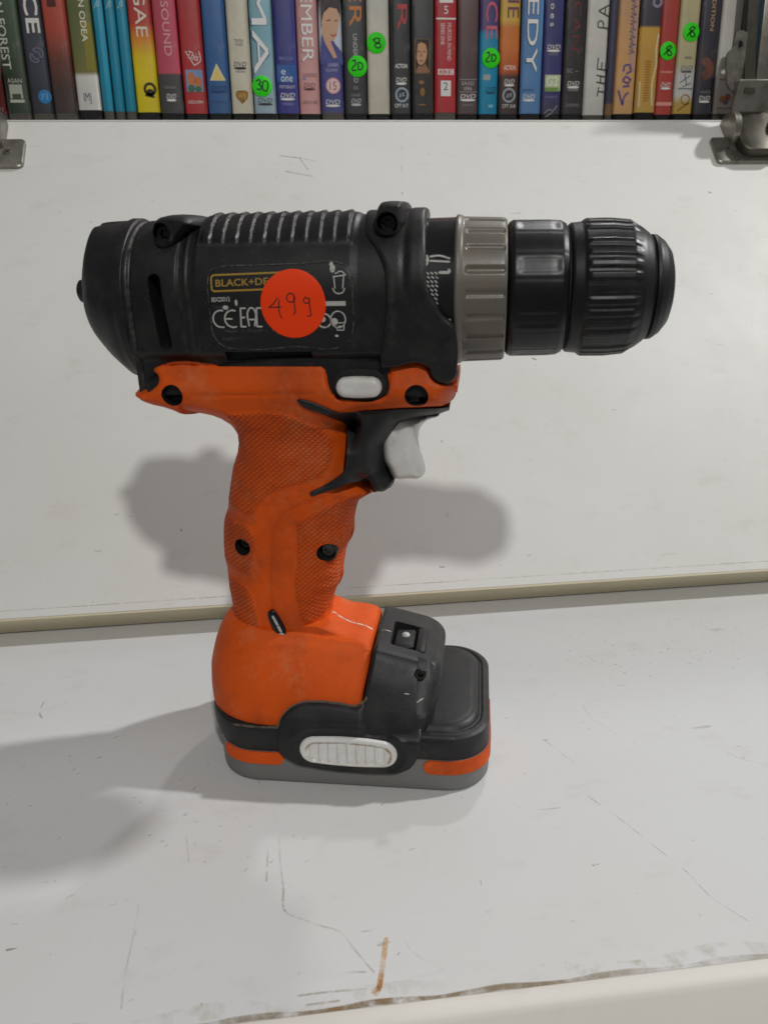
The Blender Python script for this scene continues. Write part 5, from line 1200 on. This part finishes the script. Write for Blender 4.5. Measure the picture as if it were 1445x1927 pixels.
def hinge(ux, side, label):
    """cup hinge: wing plate screwed to the door, cup, knuckle and the arm that rises into the cabinet. ux = wing tip, side = direction to the cup"""
    f = lambda d: ux+side*d
    t = thing('cabinet_hinge', label, 'hinge', ((ux+side*20)/1000, .55, .24), 0, 'metal hinges between flap door and cabinet')
    inv = Vector(t.location)
    def put(name, vf, m, sm=35, par=None):
        o = mesh(name, *vf, m, par or t, sm)
        if par is None: o.data.transform(Matrix.Translation(-inv))
        return o
    lo, hi = sorted((f(0), f(62)))
    wing = put('wing_plate', on_door(plate(lo, hi, 281.9, 304.6, 0, 2.6, 3.2)), M_metal)
    crosscrew(f(9.5), 293.5, 2.6, wing, -inv)
    lo, hi = sorted((f(15.5), f(48)))
    put('hinge_cup', on_door(plate(lo, hi, 285.5, 320.5, 2.6, 9.0, 9.0)), M_metald)
    for a, b in ((12, 16.2), (46, 50)):
        prof = [(300+11*math.cos(q_), 3+13.5*math.sin(q_)) for q_ in np.linspace(-.2, PI+.2, 16)]
        lo, hi = sorted((f(a), f(b)))
        V = [(u, v+8, h) for u in (lo, hi) for v, h in prof]; n = 16
        Fc = [(k, k+1, n+k+1, n+k) for k in range(n-1)]+[tuple(range(n)), tuple(range(n, 2*n))[::-1], (n-1, 0, n, 2*n-1)]
        put('knuckle', on_door((V, Fc)), M_metal)
    lo, hi = sorted((f(17.5), f(45)))
    V, Fc = bbox(lo, hi, -2.0, 2.0, -17, 17, 1.2, 3)
    put('hinge_bridge', ([(x, 562+y*1.0-z*.28, 259+z) for x, y, z in V], Fc), M_metal)
    f = lambda d: ux+side*(d+9)
    crank = [(556, 268), (561, 292), (563, 320), (566, 345)]
    lo, hi = sorted((f(13.5), f(21)))
    V = [(x, y+d_, z) for x in (lo, hi) for d_ in (0, 6) for y, z in crank]; n = 4
    Fc = []
    for i in range(3): Fc += [(i, i+1, n+i+1, n+i), (2*n+i, 3*n+i, 3*n+i+1, 2*n+i+1), (i, 2*n+i, 2*n+i+1, i+1), (n+i, n+i+1, 3*n+i+1, 3*n+i)]
    Fc += [(0, n, 3*n, 2*n), (n-1, 3*n-1, 4*n-1, 2*n-1)]
    put('hinge_arm', (V, Fc), M_metald)
    V, Fc = bbox(*sorted((f(21.4), f(46))), 557.5, 560.5, 272, 345, .9); put('arm_cover', (V, Fc), M_metal)
    rp = [(3.2, 274), (13.6, 266), (13.6, 304), (9.2, 305.5), (6.0, 304.5), (5.0, 300), (4.4, 295), (1.6, 292.5), (1.0, 288), (2.4, 278)]
    pl = [(f(a), b) for a, b in resample(rp, 1, True, 60)]
    cx_, cz_ = f(8.8), 297.0
    V, Fc = prism(pl, 560.5, 562.4)
    cv = cyl((cx_, cz_), 2.1, 550, 570, 24)
    o = mesh('mounting_wing', V, Fc, M_metal, None, 35, cuts=[(cv[0], cv[1], M_metald)]); o.parent = t; o.data.transform(Matrix.Translation(-inv))
    V = [(cx_+r_*math.cos(2*PI*k/24), y_, cz_+r_*math.sin(2*PI*k/24)) for r_, y_ in ((3.4, 560.6), (2.9, 559.6), (2.3, 559.6), (2.05, 560.8)) for k in range(24)]
    Fc = [(i*24+k, i*24+(k+1) % 24, (i+1)*24+(k+1) % 24, (i+1)*24+k) for i in range(3) for k in range(24)]
    o = mesh('hole_rim', V, Fc, M_metal, t, 60); o.data.transform(Matrix.Translation(-inv))
    return t
hinge(288.5, 1, 'worn nickel hinge at the right end of the flap door')
hinge(-150.8, -1, 'worn nickel hinge at the left end of the flap door')
